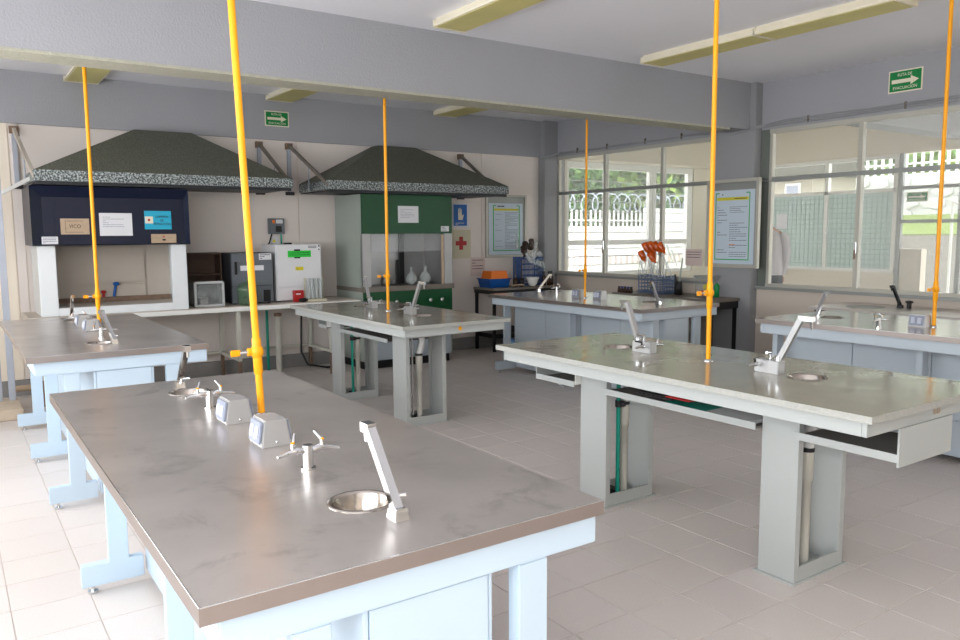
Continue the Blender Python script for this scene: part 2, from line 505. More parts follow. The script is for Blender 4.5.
# right wall: sill wall, lintel, columns, windows
def wall_right_piece(y0, y1, z0, z1, nm='wall_right', m=None, lab=None):
    return struct(nm, box(XW, y0, z0, XW + 0.15, y1, z1), m or M_WALLR, lab)
wall_right_piece(YF, 5.47, 0, 1.0, lab='taupe sill wall under the corridor window on the right')
wall_right_piece(6.02, YB, 0, 1.02, lab='taupe sill wall under the garden-side window by the corner')
wall_right_piece(YF, YB, 2.72, ZC, m=M_BEAM, lab='grey lintel band above the right windows')
struct('column', box(7.43, 5.47, 0, XW + 0.15, 6.02, ZC), M_GREY, 'grey square column between the two right windows', bevel=0.006)
struct('column', box(7.30, 8.95, 0, XW + 0.15, YB, ZC), M_GREY, 'slim grey column in the far right corner', bevel=0.006)
struct('column', box(7.43, -0.8, 0, XW + 0.15, -0.4, ZC), M_GREY, 'grey column near the camera end of right wall', bevel=0.006)
# left wall and wall behind camera with daylight windows
for z0, z1, lb in ((0, 1.0, 'cream left wall below the windows'), (2.7, ZC, 'cream left wall above the windows')):
    struct('wall_left', box(XL - 0.15, YF, z0, XL, YB, z1), M_WALL, lb)
for y0, y1 in ((YF, -1.95), (2.15, 2.95), (7.45, YB)):
    struct('wall_left', box(XL - 0.15, y0, 1.0, XL, y1, 2.7), M_WALL, 'cream left wall pier between windows')
struct('wall_front', box(XL, YF - 0.15, 0, XW, YF, ZC), M_WALL, 'cream wall behind the camera')

def window_x(name, label, y0, y1, z0, z1, mull, rail, x=XW + 0.03, split=None, light=M_FRAMEL):
    """aluminium window in a wall that runs along Y"""
    w = thing(name, label, None, (x, (y0 + y1) / 2, z0), kind='structure')
    t = 0.035
    f = MB()
    f.box(x - 0.03, y0, z0, x + 0.03, y0 + t, z1).box(x - 0.03, y1 - t, z0, x + 0.03, y1, z1)
    f.box(x - 0.04, y0, z0, x + 0.04, y1, z0 + t).box(x - 0.04, y0, z1 - t - 0.01, x + 0.04, y1, z1)
    f.part('window_frame', light, w, bevel=0.003)
    for ym in mull:
        box(x - 0.032, ym - 0.022, z0 + t, x + 0.032, ym + 0.022, z1 - t).part('mullion', light, w, bevel=0.003)
    box(x - 0.034, y0 + t, rail - 0.022, x + 0.034, y1 - t, rail + 0.022).part('transom', M_FRAME, w, bevel=0.003)
    ys = [y0 + t] + list(mull) + [y1 - t]
    for a, b_ in zip(ys[:-1], ys[1:]):
        for c, d in ((z0 + t, rail - 0.02), (rail + 0.02, z1 - t)):
            box(x - 0.003, a + 0.01, c, x + 0.003, b_ - 0.01, d).part('pane', M_GLASS, w)
    for ym in mull:
        lk = box(x - 0.05, ym - 0.012, 1.38, x - 0.03, ym + 0.012, 1.50).part('latch', M_CHROME, w, bevel=0.003)
        box(x - 0.06, ym - 0.006, 1.33, x - 0.045, ym + 0.006, 1.42).part('latch_lever', M_RUST, lk)
    return w
window_x('window_1', 'aluminium sliding window beside the far corner, looking onto fence and trees', 6.02, 8.95, 1.02, 2.72, (7.96, 6.92), 2.19)
window_x('window_2', 'aluminium window right of the grey column, looking into the corridor', -0.4, 5.36, 1.0, 2.72, (4.33, 2.3, 0.9), 2.18)
box(XW + 0.0, 5.36, 1.0, XW + 0.1, 5.47, 2.72).top('trim_1', mat('jamb_green_grey', srgb(104, 110, 104), 0.5), 'green-grey window jamb post against the grey column', kind='structure')
box(XW - 0.04, 6.02, 0.99, XW + 0.02, 8.95, 1.02).top('trim_2', M_FRAME, 'thin grey sill under the window by the corner', kind='structure')
box(XW - 0.04, -0.4, 0.97, XW + 0.02, 5.47, 1.0).top('trim_3', M_FRAME, 'thin grey sill under the corridor window', kind='structure')

# conduits clipped along the lintel
cd = thing('conduit_run', 'thin grey cable conduit clipped above the right windows', 'conduit', (XW - 0.03, 5, 2.75))
def wavy(y0, y1, z, dz):
    n = 14
    return [(XW - 0.015, y0 + (y1 - y0) * k / n, z + dz * math.sin(k * 1.3)) for k in range(n + 1)]
for q, (dz, r) in enumerate(((0.0, 0.007), (0.022, 0.006), (0.042, 0.006))):
    pts = [(XW - 0.015, 0.2 + 0.45 * k, 2.755 + dz + 0.004 * math.sin(k * 1.7 + q)) for k in range(12)] + [(7.415, 5.44, 2.73 + dz * 0.5), (7.415, 5.75, 2.70 + dz * 0.4), (7.415, 6.03, 2.74 + dz * 0.5)]
    if q < 2:
        pts += [(XW - 0.015, 6.15 + 0.4 * k, 2.76 + dz * 0.6 + 0.004 * math.sin(k * 2 + q)) for k in range(8)]
    MB().tube(pts, r, 6).part('conduit', M_GREY, cd)
for y in (6.6, 7.2, 7.9, 8.5, 4.9, 3.9, 3.1, 2.2):
    box(XW - 0.028, y - 0.006, 2.745, XW - 0.003, y + 0.006, 2.812).part('clip', M_DESK, cd)
MB().tube([(7.29, 9.02, 2.70), (7.29, 8.94, 2.71), (7.45, 8.93, 2.74), (7.5, 8.8, 2.77)], 0.014, 8).top('conduit_elbow', M_GREY, 'short grey conduit elbow with black end by the corner column', 'conduit')
dw = MB().tube([(XW - 0.02, 5.42, 2.17), (XW - 0.025, 5.25, 2.15), (XW - 0.025, 5.05, 2.15), (XW - 0.02, 4.85, 2.185)], 0.006, 6).top('loose_cable', M_GREY, 'loose grey cable drooping at the corridor window transom', 'cable')

# ------------------------------------------------------------------ ceiling lights
def ceiling_light(x, y0, y1, label, w=0.29):
    t = thing('ceiling_light', label, 'ceiling light', (x, (y0 + y1) / 2, ZC - 0.066), 'fluorescent ceiling fixtures')
    z = ZC - 0.066
    MB().prism([(x - w / 2, z + 0.012), (x - w / 2 + 0.03, ZC), (x + w / 2 - 0.03, ZC), (x + w / 2, z + 0.012), (x + w / 2, z), (x - w / 2, z)], 'y', y0, y1).part('housing', M_FIXT, t)
    box(x - w / 2 + 0.018, y0 + 0.02, z - 0.004, x + w / 2 - 0.018, y1 - 0.02, z + 0.002).part('lens', M_LENS, t)
    for y in (y0, y1):
        box(x - w / 2, y - 0.008, z - 0.006, x + w / 2, y + 0.008, z + 0.05).part('end_cap', M_FIXT, t)
    return t
ceiling_light(3.32, 4.0, 5.22, 'long cream ceiling light cut by the top edge, left of the right pair')
ceiling_light(5.58, 4.05, 5.26, 'cream ceiling light nearer the cross beam, in the right-hand line of two')
ceiling_light(5.58, 2.92, 4.04, 'cream ceiling light joined to the camera side of the right-hand line')
ceiling_light(1.28, 7.78, 9.0, 'yellowed ceiling light behind the beam above the dark blue hood', 0.32)
ceiling_light(3.36, 7.78, 9.0, 'yellowed ceiling light behind the beam left of the green exit sign', 0.32)
ceiling_light(5.62, 7.78, 8.97, 'cream ceiling light behind the beam near the far right corner', 0.36)

# ------------------------------------------------------------------ fittings of the tables
ZT = 0.92
def sink(t, x, y, r=0.075, m=M_BOWL):
    s = MB().lathe([(r + 0.012, ZT + 0.0005), (r + 0.010, ZT + 0.004), (r + 0.002, ZT + 0.004), (r - 0.004, ZT - 0.002), (r - 0.008, ZT - 0.05), (r - 0.03, ZT - 0.085), (0.014, ZT - 0.092), (0.0005, ZT - 0.092)], x, y, 36).part('sink_basin', m, t)
    MB().lathe([(0.016, ZT - 0.0905), (0.012, ZT - 0.089), (0.0005, ZT - 0.0895)], x, y, 14).part('drain', M_CHROME, s)
    return s

def faucet(t, x, y, dx, dy, h=0.197, reach=0.135, m=M_CHROME, blue=True):
    """square swivel spout leaning towards (dx,dy)"""
    L = math.hypot(dx, dy); dx /= L; dy /= L
    f = MB()
    f.frustum(x, y, ZT, ZT + 0.03, 0.020, 0.026, 0.016, 0.022)
    b = f.part('faucet', m, t, bevel=0.002)
    top = (x + dx * reach, y + dy * reach, ZT + h)
    MB().tube([(x, y, ZT + 0.02), top], 0.0115, square=True).part('spout_arm', m, b)
    hd = MB()
    hd.tube([(top[0] - dx * 0.012, top[1] - dy * 0.012, top[2]), (top[0] + dx * 0.028, top[1] + dy * 0.028, top[2])], 0.0125, square=True)
    hd.tube([(top[0] + dx * 0.018, top[1] + dy * 0.018, top[2]), (top[0] + dx * 0.018, top[1] + dy * 0.018, top[2] - 0.038)], [0.008, 0.006], 8)
    hd.part('nozzle', m, b)
    k = MB().tube([(x + dx * 0.03, y + dy * 0.03, ZT + 0.026), (x + dx * 0.03, y + dy * 0.03, ZT + 0.058)], 0.007, 8)
    k.tube([(x + dx * 0.03 - dy * 0.0, y + dy * 0.03, ZT + 0.046), (x + dx * 0.03 + 0.034, y + dy * 0.03 - 0.01, ZT + 0.047)], [0.004, 0.007], 8)
    kv = k.part('valve', m, b)
    if blue:
        MB().cyl(x + dx * 0.03, y + dy * 0.03, ZT + 0.058, ZT + 0.064, 0.0075, 10).part('button', M_SIGNB, b)
    return b

def gas_tap(t, x, y, m=M_CHROME):
    b = MB().cyl(x, y, ZT, ZT + 0.006, 0.022).cyl(x, y, ZT + 0.006, ZT + 0.072, 0.0155).part('gas_tap', m, t)
    for s in (-1, 1):
        n = MB().tube([(x + s * 0.012, y, ZT + 0.055), (x + s * 0.035, y, ZT + 0.058), (x + s * 0.045, y, ZT + 0.058), (x + s * 0.095, y - 0.01, ZT + 0.052)], [0.009, 0.013, 0.009, 0.005], 10)
        n.part('hose_nozzle', m, b)
        MB().cyl(x + s * 0.045, y, ZT + 0.06, ZT + 0.082, 0.007, 10).tube([(x + s * 0.045, y, ZT + 0.08), (x + s * 0.03, y + 0.025, ZT + 0.104)], [0.006, 0.0035], 8).part('lever', m, b)
        MB().cyl(x + s * 0.045, y, ZT + 0.0825, ZT + 0.087, 0.006, 10).part('button', M_YEL, b)
    return b

def outlet_box(t, x, y, hx=0.05, hy=0.062):
    b = MB().frustum(x, y, ZT, ZT + 0.088, hx, hy, hx - 0.014, hy - 0.004).part('outlet_box', M_CAST, t, bevel=0.003)
    MB().sphere((x, y - hy, ZT + 0.016), 0.005, 8).part('screw', M_CHROME, b)
    for s in (-1, 1):
        p = MB()
        x0, x1 = x + s * (hx - 0.001), x + s * (hx - 0.012)
        d = s * 0.008
        p.add([(x0, y - 0.05, ZT + 0.012), (x0, y + 0.05, ZT + 0.012), (x1, y + 0.05, ZT + 0.082), (x1, y - 0.05, ZT + 0.082),
               (x0 + d, y - 0.05, ZT + 0.012), (x0 + d, y + 0.05, ZT + 0.012), (x1 + d, y + 0.05, ZT + 0.082), (x1 + d, y - 0.05, ZT + 0.082)],
              [(0, 1, 2, 3), (4, 5, 6, 7), (0, 1, 5, 4), (1, 2, 6, 5), (2, 3, 7, 6), (3, 0, 4, 7)])
        p.part('socket_plate', M_PLATE, b, bevel=0.002)
        for q in (-0.022, 0.022):
            p = MB()
            e0, e1 = x0 + d + s * 0.001, x1 + d + s * 0.001
            xa = e0 + (e1 - e0) * 0.2; xb = e0 + (e1 - e0) * 0.8
            p.add([(xa, y + q - 0.014, ZT + 0.026), (xa, y + q + 0.014, ZT + 0.026), (xb, y + q + 0.014, ZT + 0.068), (xb, y + q - 0.014, ZT + 0.068),
                   (xa + s * 0.005, y + q - 0.011, ZT + 0.029), (xa + s * 0.005, y + q + 0.011, ZT + 0.029), (xb + s * 0.005, y + q + 0.011, ZT + 0.065), (xb + s * 0.005, y + q - 0.011, ZT + 0.065)],
                  [(4, 5, 6, 7), (0, 1, 5, 4), (1, 2, 6, 5), (2, 3, 7, 6), (3, 0, 4, 7)])
            p.part('socket', M_SOCK, b)
    return b

# ------------------------------------------------------------------ steel island tables
def steel_table(label, x0, y0, L=2.41, W=1.01, m=M_BLUEF, fa=None, pole=None):
    t = thing('steel_lab_table', label, 'lab table', (x0 + W / 2, y0 + L / 2, 0), 'steel-topped lab tables')
    x1, y1 = x0 + W, y0 + L
    cx = x0 + 0.5
    # worktop
    holes = [(s[0], s[1], 0.075) for s in fa['sinks']]
    tp = MB().slab_holes(x0, y0, ZT - 0.036, x1, y1, ZT, holes).part('table_top', M_STEEL if m is M_BLUEF else M_STEELC, t)
    e = MB()
    e.box(x0 - 0.0015, y0 - 0.0015, ZT - 0.037, x1 + 0.0015, y0, ZT - 0.0015).box(x0 - 0.0015, y1, ZT - 0.037, x1 + 0.0015, y1 + 0.0015, ZT - 0.0015)
    e.box(x0 - 0.0015, y0, ZT - 0.037, x0, y1, ZT - 0.0015).box(x1, y0, ZT - 0.037, x1 + 0.0015, y1, ZT - 0.0015)
    e.part('edge_band', M_STEELE, tp)
    r = MB().tube([(x0, y0, ZT - 0.001), (x1, y0, ZT - 0.001)], 0.002, 6).tube([(x0, y0, ZT - 0.001), (x0, y1, ZT - 0.001)], 0.002, 6)
    r.part('edge_roll', M_CHROME, tp)
    # aprons
    for y in (y0 + 0.02, y1 - 0.05):
        box(x0 + 0.038, y, 0.803, x1 - 0.004, y + 0.03, 0.884).part('apron', m, t, bevel=0.004)
    for x in (x0 + 0.038, x1 - 0.062):
        box(x, y0 + 0.05, 0.803, x + 0.025, y1 - 0.05, 0.884).part('apron', m, t, bevel=0.003)
    # T-shaped legs in pairs, thin steel plate
    for y in (y0 + 0.022, (y0 + y1) / 2 - 0.02, y1 - 0.078):
        for s in (-1, 1):
            def X(d):
                return cx - s * 0 + (-(d) if s < 0 else d)
            a, b_, c, d = (0.43, 0.315, 0.232, 0.17) if s < 0 else (0.45, 0.345, 0.255, 0.19)     # from centre: foot tip, post outer, post inner, foot inner end
            poly = [(X(a), 0.036), (X(a), 0.135), (X(b_), 0.135), (X(b_), 0.803), (X(c), 0.803), (X(c), 0.135), (X(d), 0.135), (X(d), 0.036)]
            lg = MB().prism(poly, 'y', y, y + 0.045).part('leg', m, t, bevel=0.003)
            MB().cyl(X(0.385), y + 0.022, 0, 0.012, 0.022, 12).cyl(X(0.385), y + 0.022, 0.012, 0.04, 0.009, 8).part('leveling_foot', M_CHROME, lg)
    # service cabinet under the spine, panel by panel
    xa, xb = cx - 0.155, cx + 0.183
    ya, yb = y0 + 0.03, y1 - 0.04
    box(xa + 0.012, ya + 0.012, 0.06, xb - 0.012, yb - 0.012, 0.803).part('service_cabinet', m, t)
    n = 4
    for k in range(n):
        a = ya + (yb - ya) * k / n + 0.003; b_ = ya + (yb - ya) * (k + 1) / n - 0.003
        for x in (xa, xb - 0.012):
            for z0, z1 in ((0.05, 0.30), (0.304, 0.80)):
                box(x, a, z0, x + 0.012, b_, z1).part('side_panel', m, t, bevel=0.002)
    for y in (ya, yb - 0.012):
        box(xa + 0.014, y, 0.05, xb - 0.014, y + 0.012, 0.80).part('end_panel', m, t, bevel=0.002)
    for s in fa['sinks']:
        sink(t, *s)
    for f in fa['faucets']:
        faucet(t, *f)
    for g in fa['gas']:
        gas_tap(t, *g)
    for b_ in fa['outlets']:
        outlet_box(t, *b_)
    return t
def fit(x, y, near=(0.0, 0.0)):
    return dict(sinks=[(x, y + 0.35), (x + 0.01, y + 2.08)], faucets=[(x + 0.02, y + 0.19, -0.03, 1), (x, y + 2.20, 0.02, -1)],
                gas=[(x, y + 0.70), (x - 0.005, y + 1.70)], outlets=[(x + 0.01, y + 1.05), (x + 0.01, y + 1.43)])
steel_table('large steel-topped table filling the foreground with pale blue legs', 0.345, 1.42, fa=fit(0.842, 1.42))
f2 = fit(0.85, 5.06)
f2['sinks'][0] = (0.80, 5.50); f2['faucets'][0] = (0.87, 5.40, -0.35, 1)
f2['outlets'] = [(0.86, 6.25), (0.86, 6.64)]
steel_table('steel-topped pale blue table in front of the dark blue hood', 0.352, 5.06, fa=f2)
f3 = fit(5.62, 4.92)
f3['sinks'][0] = (5.78, 5.43); f3['faucets'][0] = (5.66, 5.20, 0.35, 1)
f3['gas'] = [(5.86, 6.95)]
f3['faucets'][1] = (5.78, 7.20, 0.5, -0.3); f3['sinks'][1] = (5.98, 7.12)
f3['outlets'] = [(5.62, 5.97), (5.60, 6.28)]
steel_table('blue-grey steel-topped table under the window beside the far corner', 5.13, 4.92, L=2.38, W=1.08, m=M_BLUED, fa=f3)
f4 = fit(5.62, 1.47)
f4['faucets'][1] = (5.58, 3.50, 1, 0.05); f4['sinks'][1] = (5.84, 3.52)
f4['gas'] = [(5.45, 2.93), (5.6, 2.1)]
f4['outlets'] = [(5.76, 2.80), (5.76, 2.45)]
steel_table('blue-grey steel-topped table at the right edge before the corridor window', 5.325, 1.47, L=2.39, W=1.08, m=M_BLUED, fa=f4)

# ------------------------------------------------------------------ concrete tables on pedestals
def concrete_table(label, x0, y0, L, peds, code, W=1.0):
    t = thing('concrete_lab_table', label, 'lab table', (x0 + W / 2, y0 + L / 2, 0), 'concrete-topped lab tables')
    x1, y1 = x0 + W, y0 + L
    sk = [(x0 + 0.54, y0 + 0.612), (x0 + 0.535, y0 + L - 0.52)]
    tp = MB().slab_holes(x0, y0, ZT - 0.028, x1, y1, ZT, [(s[0], s[1], 0.082) for s in sk]).part('table_top', M_CONC, t)
    e = MB()
    e.box(x0 - 0.002, y0 - 0.002, ZT - 0.029, x1 + 0.002, y0, ZT - 0.001).box(x0 - 0.002, y1, ZT - 0.029, x1 + 0.002, y1 + 0.002, ZT - 0.001)
    e.box(x0 - 0.002, y0, ZT - 0.029, x0, y1, ZT - 0.001).box(x1, y0, ZT - 0.029, x1 + 0.002, y1, ZT - 0.001)
    e.part('slab_edge', M_CEDGE, tp)
    i = 0.035
    for a in ((x0 + i, y0 + i, x1 - i, y0 + i + 0.02), (x0 + i, y1 - i - 0.02, x1 - i, y1 - i), (x0 + i, y0 + i + 0.02, x0 + i + 0.02, y1 - i - 0.02), (x1 - i - 0.02, y0 + i + 0.02, x1 - i, y1 - i - 0.02)):
        box(a[0], a[1], 0.828, a[2], a[3], ZT - 0.029).part('apron', M_GREYF, t, bevel=0.002)
    # pedestals: two channel posts with a base and a top bar, pipes inside
    for (pa, pb), kind in peds:
        xa, xb = x0 + 0.315, x0 + 0.705
        w = 0.036
        def post(c0, c1, sgn):
            if sgn > 0:
                poly = [(c0, pa), (c0 + w, pa), (c0 + w, pa + 0.012), (c0 + 0.012, pa + 0.012), (c0 + 0.012, pb - 0.012), (c0 + w, pb - 0.012), (c0 + w, pb), (c0, pb)]
            else:
                poly = [(c1, pa), (c1, pb), (c1 - w, pb), (c1 - w, pb - 0.012), (c1 - 0.012, pb - 0.012), (c1 - 0.012, pa + 0.012), (c1 - w, pa + 0.012), (c1 - w, pa)]
            return MB().prism(poly, 'z', 0.008, 0.828)
        p = post(xa, xb, 1).part('pedestal', M_GREYF, t)
        post(xa, xb, -1).part('post', M_GREYF, p)
        for yq in (pa, pb - 0.012):
            box(xa + w, yq, 0.008, xb - w, yq + 0.012, 0.075).part('base_rail', M_GREYF, p)
        box(xa + w, pa, 0.745, xb - w, pa + 0.012, 0.775).part('top_rail', M_GREYF, p)
        box(xa - 0.02, pa - 0.012, 0, xb + 0.025, pb + 0.012, 0.008).part('floor_plate', M_GREYF, p)
        yc = (pa + pb) / 2
        xd = xa + (0.20 if kind == 'teal' else 0.155)
        xt = xd - 0.065
        box(xa + 0.07, pa + 0.06, 0.009, xa + 0.14, pb - 0.03, 0.012).box(xa + 0.15, pa + 0.06, 0.009, xa + 0.2, pb - 0.05, 0.06).part('floor_trap', M_BLACK, p)
        if kind == 'teal':
            MB().tube([(xt, pa + 0.04, 0.012), (xt, pa + 0.04, 0.86)], 0.0125, 10).part('water_pipe', M_TEAL, t)
            MB().cyl(xt, pa + 0.04, 0.58, 0.62, 0.019, 10).sphere((xt + 0.02, pa + 0.02, 0.60), 0.019, 10).part('valve', M_INKD, t)
        else:
            MB().tube([(xt, pa + 0.055, 0.012), (xt, pa + 0.055, 0.85)], 0.008, 8).part('water_pipe', M_CHROME, t)
        MB().tube([(xd, pa + 0.055, 0.012), (xd, pa + 0.055, 0.45), (xd + 0.001, pa + 0.055, 0.451), (xd + 0.001, pa + 0.055, 0.60)], [0.023, 0.023, 0.029, 0.029], 14).part('drain_pipe', M_PVC, t)
        pts, rr = [], []
        for k in range(28):
            u = k / 27
            pts.append((xd + 0.03 * math.sin(u * 3.1), pa + 0.055, 0.60 + 0.235 * u))
            rr.append(0.024 + (0.006 if k % 2 else 0))
        MB().tube(pts, rr, 12).part('drain_hose', M_HOSE, t)
        MB().cyl(xd, pa + 0.055, 0.588, 0.606, 0.032, 12).part('clamp', M_BLACK, t)
    # book shelf under the top
    sa, sb = x0 + 0.265, x0 + 0.685
    (p0a, p0b), (p1a, p1b) = peds[0][0], peds[1][0]
    segs = ((y0 + 0.036, p0a - 0.005), (p0b + 0.005, p1a - 0.005), (p1b + 0.006, y1 - 0.07))[0 if code else 1:]
    for k, (a, b_) in enumerate(segs):
        s = box(sa + 0.006, a, 0.694, sb, b_, 0.704).part('shelf', M_SHELF, t)
        for xq in (sa, sb):
            box(xq, a, 0.69, xq + 0.006, b_, 0.724).part('shelf_lip', M_GREYF, s)
    if code:
        box(sa, y0 + 0.028, 0.672, sb + 0.006, y0 + 0.036, 0.829).part('shelf_end', M_GREYF, t)
    box(sa, y1 - 0.07, 0.69, sb + 0.006, y1 - 0.062, 0.829).part('shelf_end', M_GREYF, t)
    box(sa + 0.006, p1b - 0.0, 0.704, sb, p1b + 0.006, 0.82).part('shelf_end', M_WHITE, t)
    for s in sk:
        sink(t, s[0], s[1], 0.082)
    # service blocks with a swan spout and gas cocks
    for q, (ya, yb, d) in enumerate(((y0 + 0.73, y0 + 0.865, -1), (y0 + L - 0.82, y0 + L - 0.68, 1))):
        xa = x0 + 0.485
        b = box(xa, ya, ZT, xa + 0.055, yb, ZT + 0.062).part('service_block', M_CAST, t, bevel=0.003)
        ys = ya + 0.02 if d < 0 else yb - 0.02
        xs_ = xa + 0.03
        MB().tube([(xs_, ys, ZT + 0.06), (xs_ + 0.012, ys + d * 0.105, ZT + 0.275)], 0.0125, square=True).part('spout_arm', M_CAST, b)
        h = MB().tube([(xs_ + 0.010, ys + d * 0.095, ZT + 0.278), (xs_ + 0.022, ys + d * 0.165, ZT + 0.276)], 0.0115, square=True)
        h.tube([(xs_ + 0.021, ys + d * 0.157, ZT + 0.274), (xs_ + 0.021, ys + d * 0.157, ZT + 0.228)], [0.0085, 0.006], 8)
        h.part('nozzle', M_CHROME, b)
        MB().cyl(xs_, ys, ZT + 0.06, ZT + 0.085, 0.018, 12).part('swivel_collar', M_CHROME, b)
        yk = ys - d * 0.045
        MB().cyl(xs_, yk, ZT + 0.06, ZT + 0.10, 0.008, 8).tube([(xs_, yk, ZT + 0.095), (xs_ - 0.045, yk + d * 0.01, ZT + 0.102)], [0.008, 0.006], 8).part('tap_handle', M_CHROME, b)
        ye = yb if d < 0 else ya
        for s in (-1, 1):
            xx = xa + (0.0 if s < 0 else 0.055)
            MB().tube([(xx, ye - d * -0.03, ZT + 0.04), (xx + s * 0.03, ye - d * -0.03, ZT + 0.042), (xx + s * 0.045, ye - d * -0.03, ZT + 0.042), (xx + s * 0.085, ye - d * -0.028, ZT + 0.036)], [0.009, 0.013, 0.009, 0.005], 9).part('gas_cock', M_CHROME, b)
            MB().tube([(xx + s * 0.036, ye + d * 0.03, ZT + 0.052), (xx + s * 0.036, ye + d * 0.03, ZT + 0.066), (xx + s * 0.07, ye + d * 0.05, ZT + 0.072)], [0.006, 0.006, 0.004], 8).part('cock_lever', M_BLACK if s < 0 else M_CHROME, b)
    if code:
        text('table_number', code, 0.055, M_BRASSP, t, (x0 + 0.56, y0 + i - 0.003, 0.866), '-y')
    else:
        MB().prism([(x0 + 0.53 + 0.018 * math.cos(k * 0.785), 0.866 + 0.018 * math.sin(k * 0.785)) for k in range(8)], 'y', y0 + i - 0.003, y0 + i).part('number_sticker', M_YEL, t)
    return t
concrete_table('concrete-topped table numbered 6B at right on two grey pedestals', 2.785, 1.505, 2.375, (((2.0, 2.19), 'drain'), ((3.23, 3.45), 'teal')), '6B')
concrete_table('concrete-topped table in the middle with an orange dot on its edge', 2.785, 5.07, 2.28, (((5.60, 5.83), 'drain'), ((6.88, 7.10), 'teal')), None)
# papers and notebooks left on the shelf of table 6B
for k, (y0, y1, z, m, lb, nm) in enumerate(((2.23, 2.52, 0, M_PAPER, 'white papers at the near end of the shelf under table 6B', 'paper_stack'), (2.50, 2.80, 1, M_TEAL, 'green notebook on the shelf under table 6B', 'notebook'),
                                    (2.72, 2.98, 2, M_INKD, 'dark notebook on the shelf under table 6B', 'notebook'), (2.60, 2.76, 3, M_RED, 'red folder on the shelf under table 6B', 'folder'))):
    zb = 0.7045 + 0.014 * (k if k > 1 else 0)
    mb = MB()
    for q in range(2):
        mb.box(3.07 + 0.015 * q, y0 + 0.012 * q, zb + 0.006 * q, 3.28 + 0.012 * q, y1 - 0.01 * q, zb + 0.006 * q + 0.0055)
    mb.top(nm, m, lb, 'paper' if k == 0 else 'notebook', 'papers on the shelf')

# ------------------------------------------------------------------ yellow gas pipes dropping from the ceiling
def gas_pipe(label, base, top, zv, r=0.0135, ztop=ZC, bracket=False):
    t = thing('gas_pipe', label, 'gas pipe', (base[0], base[1], ZT + 0.0), 'yellow gas drop pipes')
    def at(z):
        u = (z - ZT) / (ztop - ZT)
        return (base[0] + (top[0] - base[0]) * u, base[1] + (top[1] - base[1]) * u, z)
    MB().tube([at(ZT), at(zv), at(ztop)], r, 12).part('pipe', M_YEL, t)
    x, y, z = at(zv)
    MB().tube([at(zv - 0.085), at(zv - 0.08), at(zv + 0.05), at(zv + 0.055)], [r, r * 1.28, r * 1.28, r], 12).part('coupling', M_YEL, t)
    v = MB().sphere((x, y, zv), r * 1.9, 12, (1, 1, 1.1)).tube([(x - r * 2.6, y + 0.004, zv), (x + r * 1.2, y, zv)], [r * 1.15, r * 1.15], 10).part('valve_body', M_YEL, t)
    MB().tube([(x - r * 2.4, y + 0.004, zv), (x - r * 4.6, y + 0.008, zv - 0.002)], 0.006, 8).part('valve_stem', M_CHROME, v)
    box(x - r * 7.2, y + 0.004, zv - 0.013, x - r * 4.4, y + 0.014, zv + 0.011).part('lever_grip', M_YEL, v, bevel=0.003)
    MB().lathe([(r * 2.2, ZT + 0.0), (r * 2.2, ZT + 0.004), (r * 1.2, ZT + 0.012)], base[0], base[1], 14).part('flange', M_CHROME, t)
    return t
gas_pipe('thick yellow gas pipe rising from the foreground steel table', (0.962, 2.875), (0.895, 2.922), 1.165)
gas_pipe('yellow gas pipe rising from the table before the dark blue hood', (0.955, 6.55), (0.955, 6.53), 1.15)
gas_pipe('yellow gas pipe in front of the green hood', (3.27, 6.22), (3.275, 6.22), 1.235)
gas_pipe('yellow gas pipe rising from table 6B in front of the poster', (3.33, 2.70), (3.325, 2.70), 1.285, 0.0125)
gas_pipe('dark orange gas pipe at the right edge before the corridor window', (5.81, 2.725), (5.80, 2.725), 1.19)
gas_pipe('yellow gas pipe in front of the bright window by the corner', (5.60, 6.18), (5.61, 6.18), 1.215, 0.012)
MB().tube([(5.62, 2.90, 3.20), (5.80, 2.725, 3.20)], 0.018, square=True).top('gas_feed_pipe', M_FIXT, 'short cream gas feed duct on the ceiling at the top right', 'pipe')

# ------------------------------------------------------------------ back wall bench
ZB = 0.85
wbn = thing('wall_bench', 'long cream wall bench carrying hood and ovens along back wall', 'bench', (2.2, 8.7, 0))
box(0.62, 8.30, ZB - 0.05, 4.0, YB - 0.06, ZB).part('bench_top', M_HOODI, wbn, bevel=0.004)
box(0.62, 8.296, ZB - 0.05, 4.0, 8.30, ZB - 0.006).part('front_edge', M_WHITE, wbn)
for x in (0.70, 1.50, 2.58, 3.65):
    l = box(x - 0.02, 8.34, 0.25, x + 0.02, 8.38, ZB - 0.05).part('leg', M_PVC, wbn)
    box(x - 0.018, 8.342, 0.0, x + 0.018, 8.378, 0.25).part('worn_foot', M_RUST, l)
    l = box(x - 0.02, 8.98, 0.25, x + 0.02, 9.02, ZB - 0.05).part('leg', M_PVC, wbn)
    box(x - 0.018, 8.982, 0.0, x + 0.018, 9.018, 0.25).part('worn_foot', M_RUST, l)
    box(x - 0.018, 8.38, 0.25, x + 0.018, 8.98, 0.285).part('side_stretcher', M_PVC, wbn)
box(0.62, 8.36, 0.785, 4.0, 8.98, 0.80).part('under_frame', M_PVC, wbn)
box(0.72, 8.985, 0.262, 3.63, 9.012, 0.29).part('rear_stretcher', M_PVC, wbn)
MB().tube([(3.10, 8.95, 0), (3.10, 8.95, 0.80)], 0.017, 10).top('water_pipe', M_TEAL, 'teal water pipe standing against back wall under the bench', 'pipe')
dp = thing('drain_standpipe', 'cream drain standpipe with rusty cap under the wall bench', 'pipe', (3.20, 8.86, 0))
MB().tube([(3.20, 8.86, 0.0), (3.20, 8.86, 0.66)], 0.036, 14).part('pipe', M_PVC, dp)
MB().cyl(3.20, 8.86, 0.66, 0.695, 0.045).part('cap', M_RUST, dp)
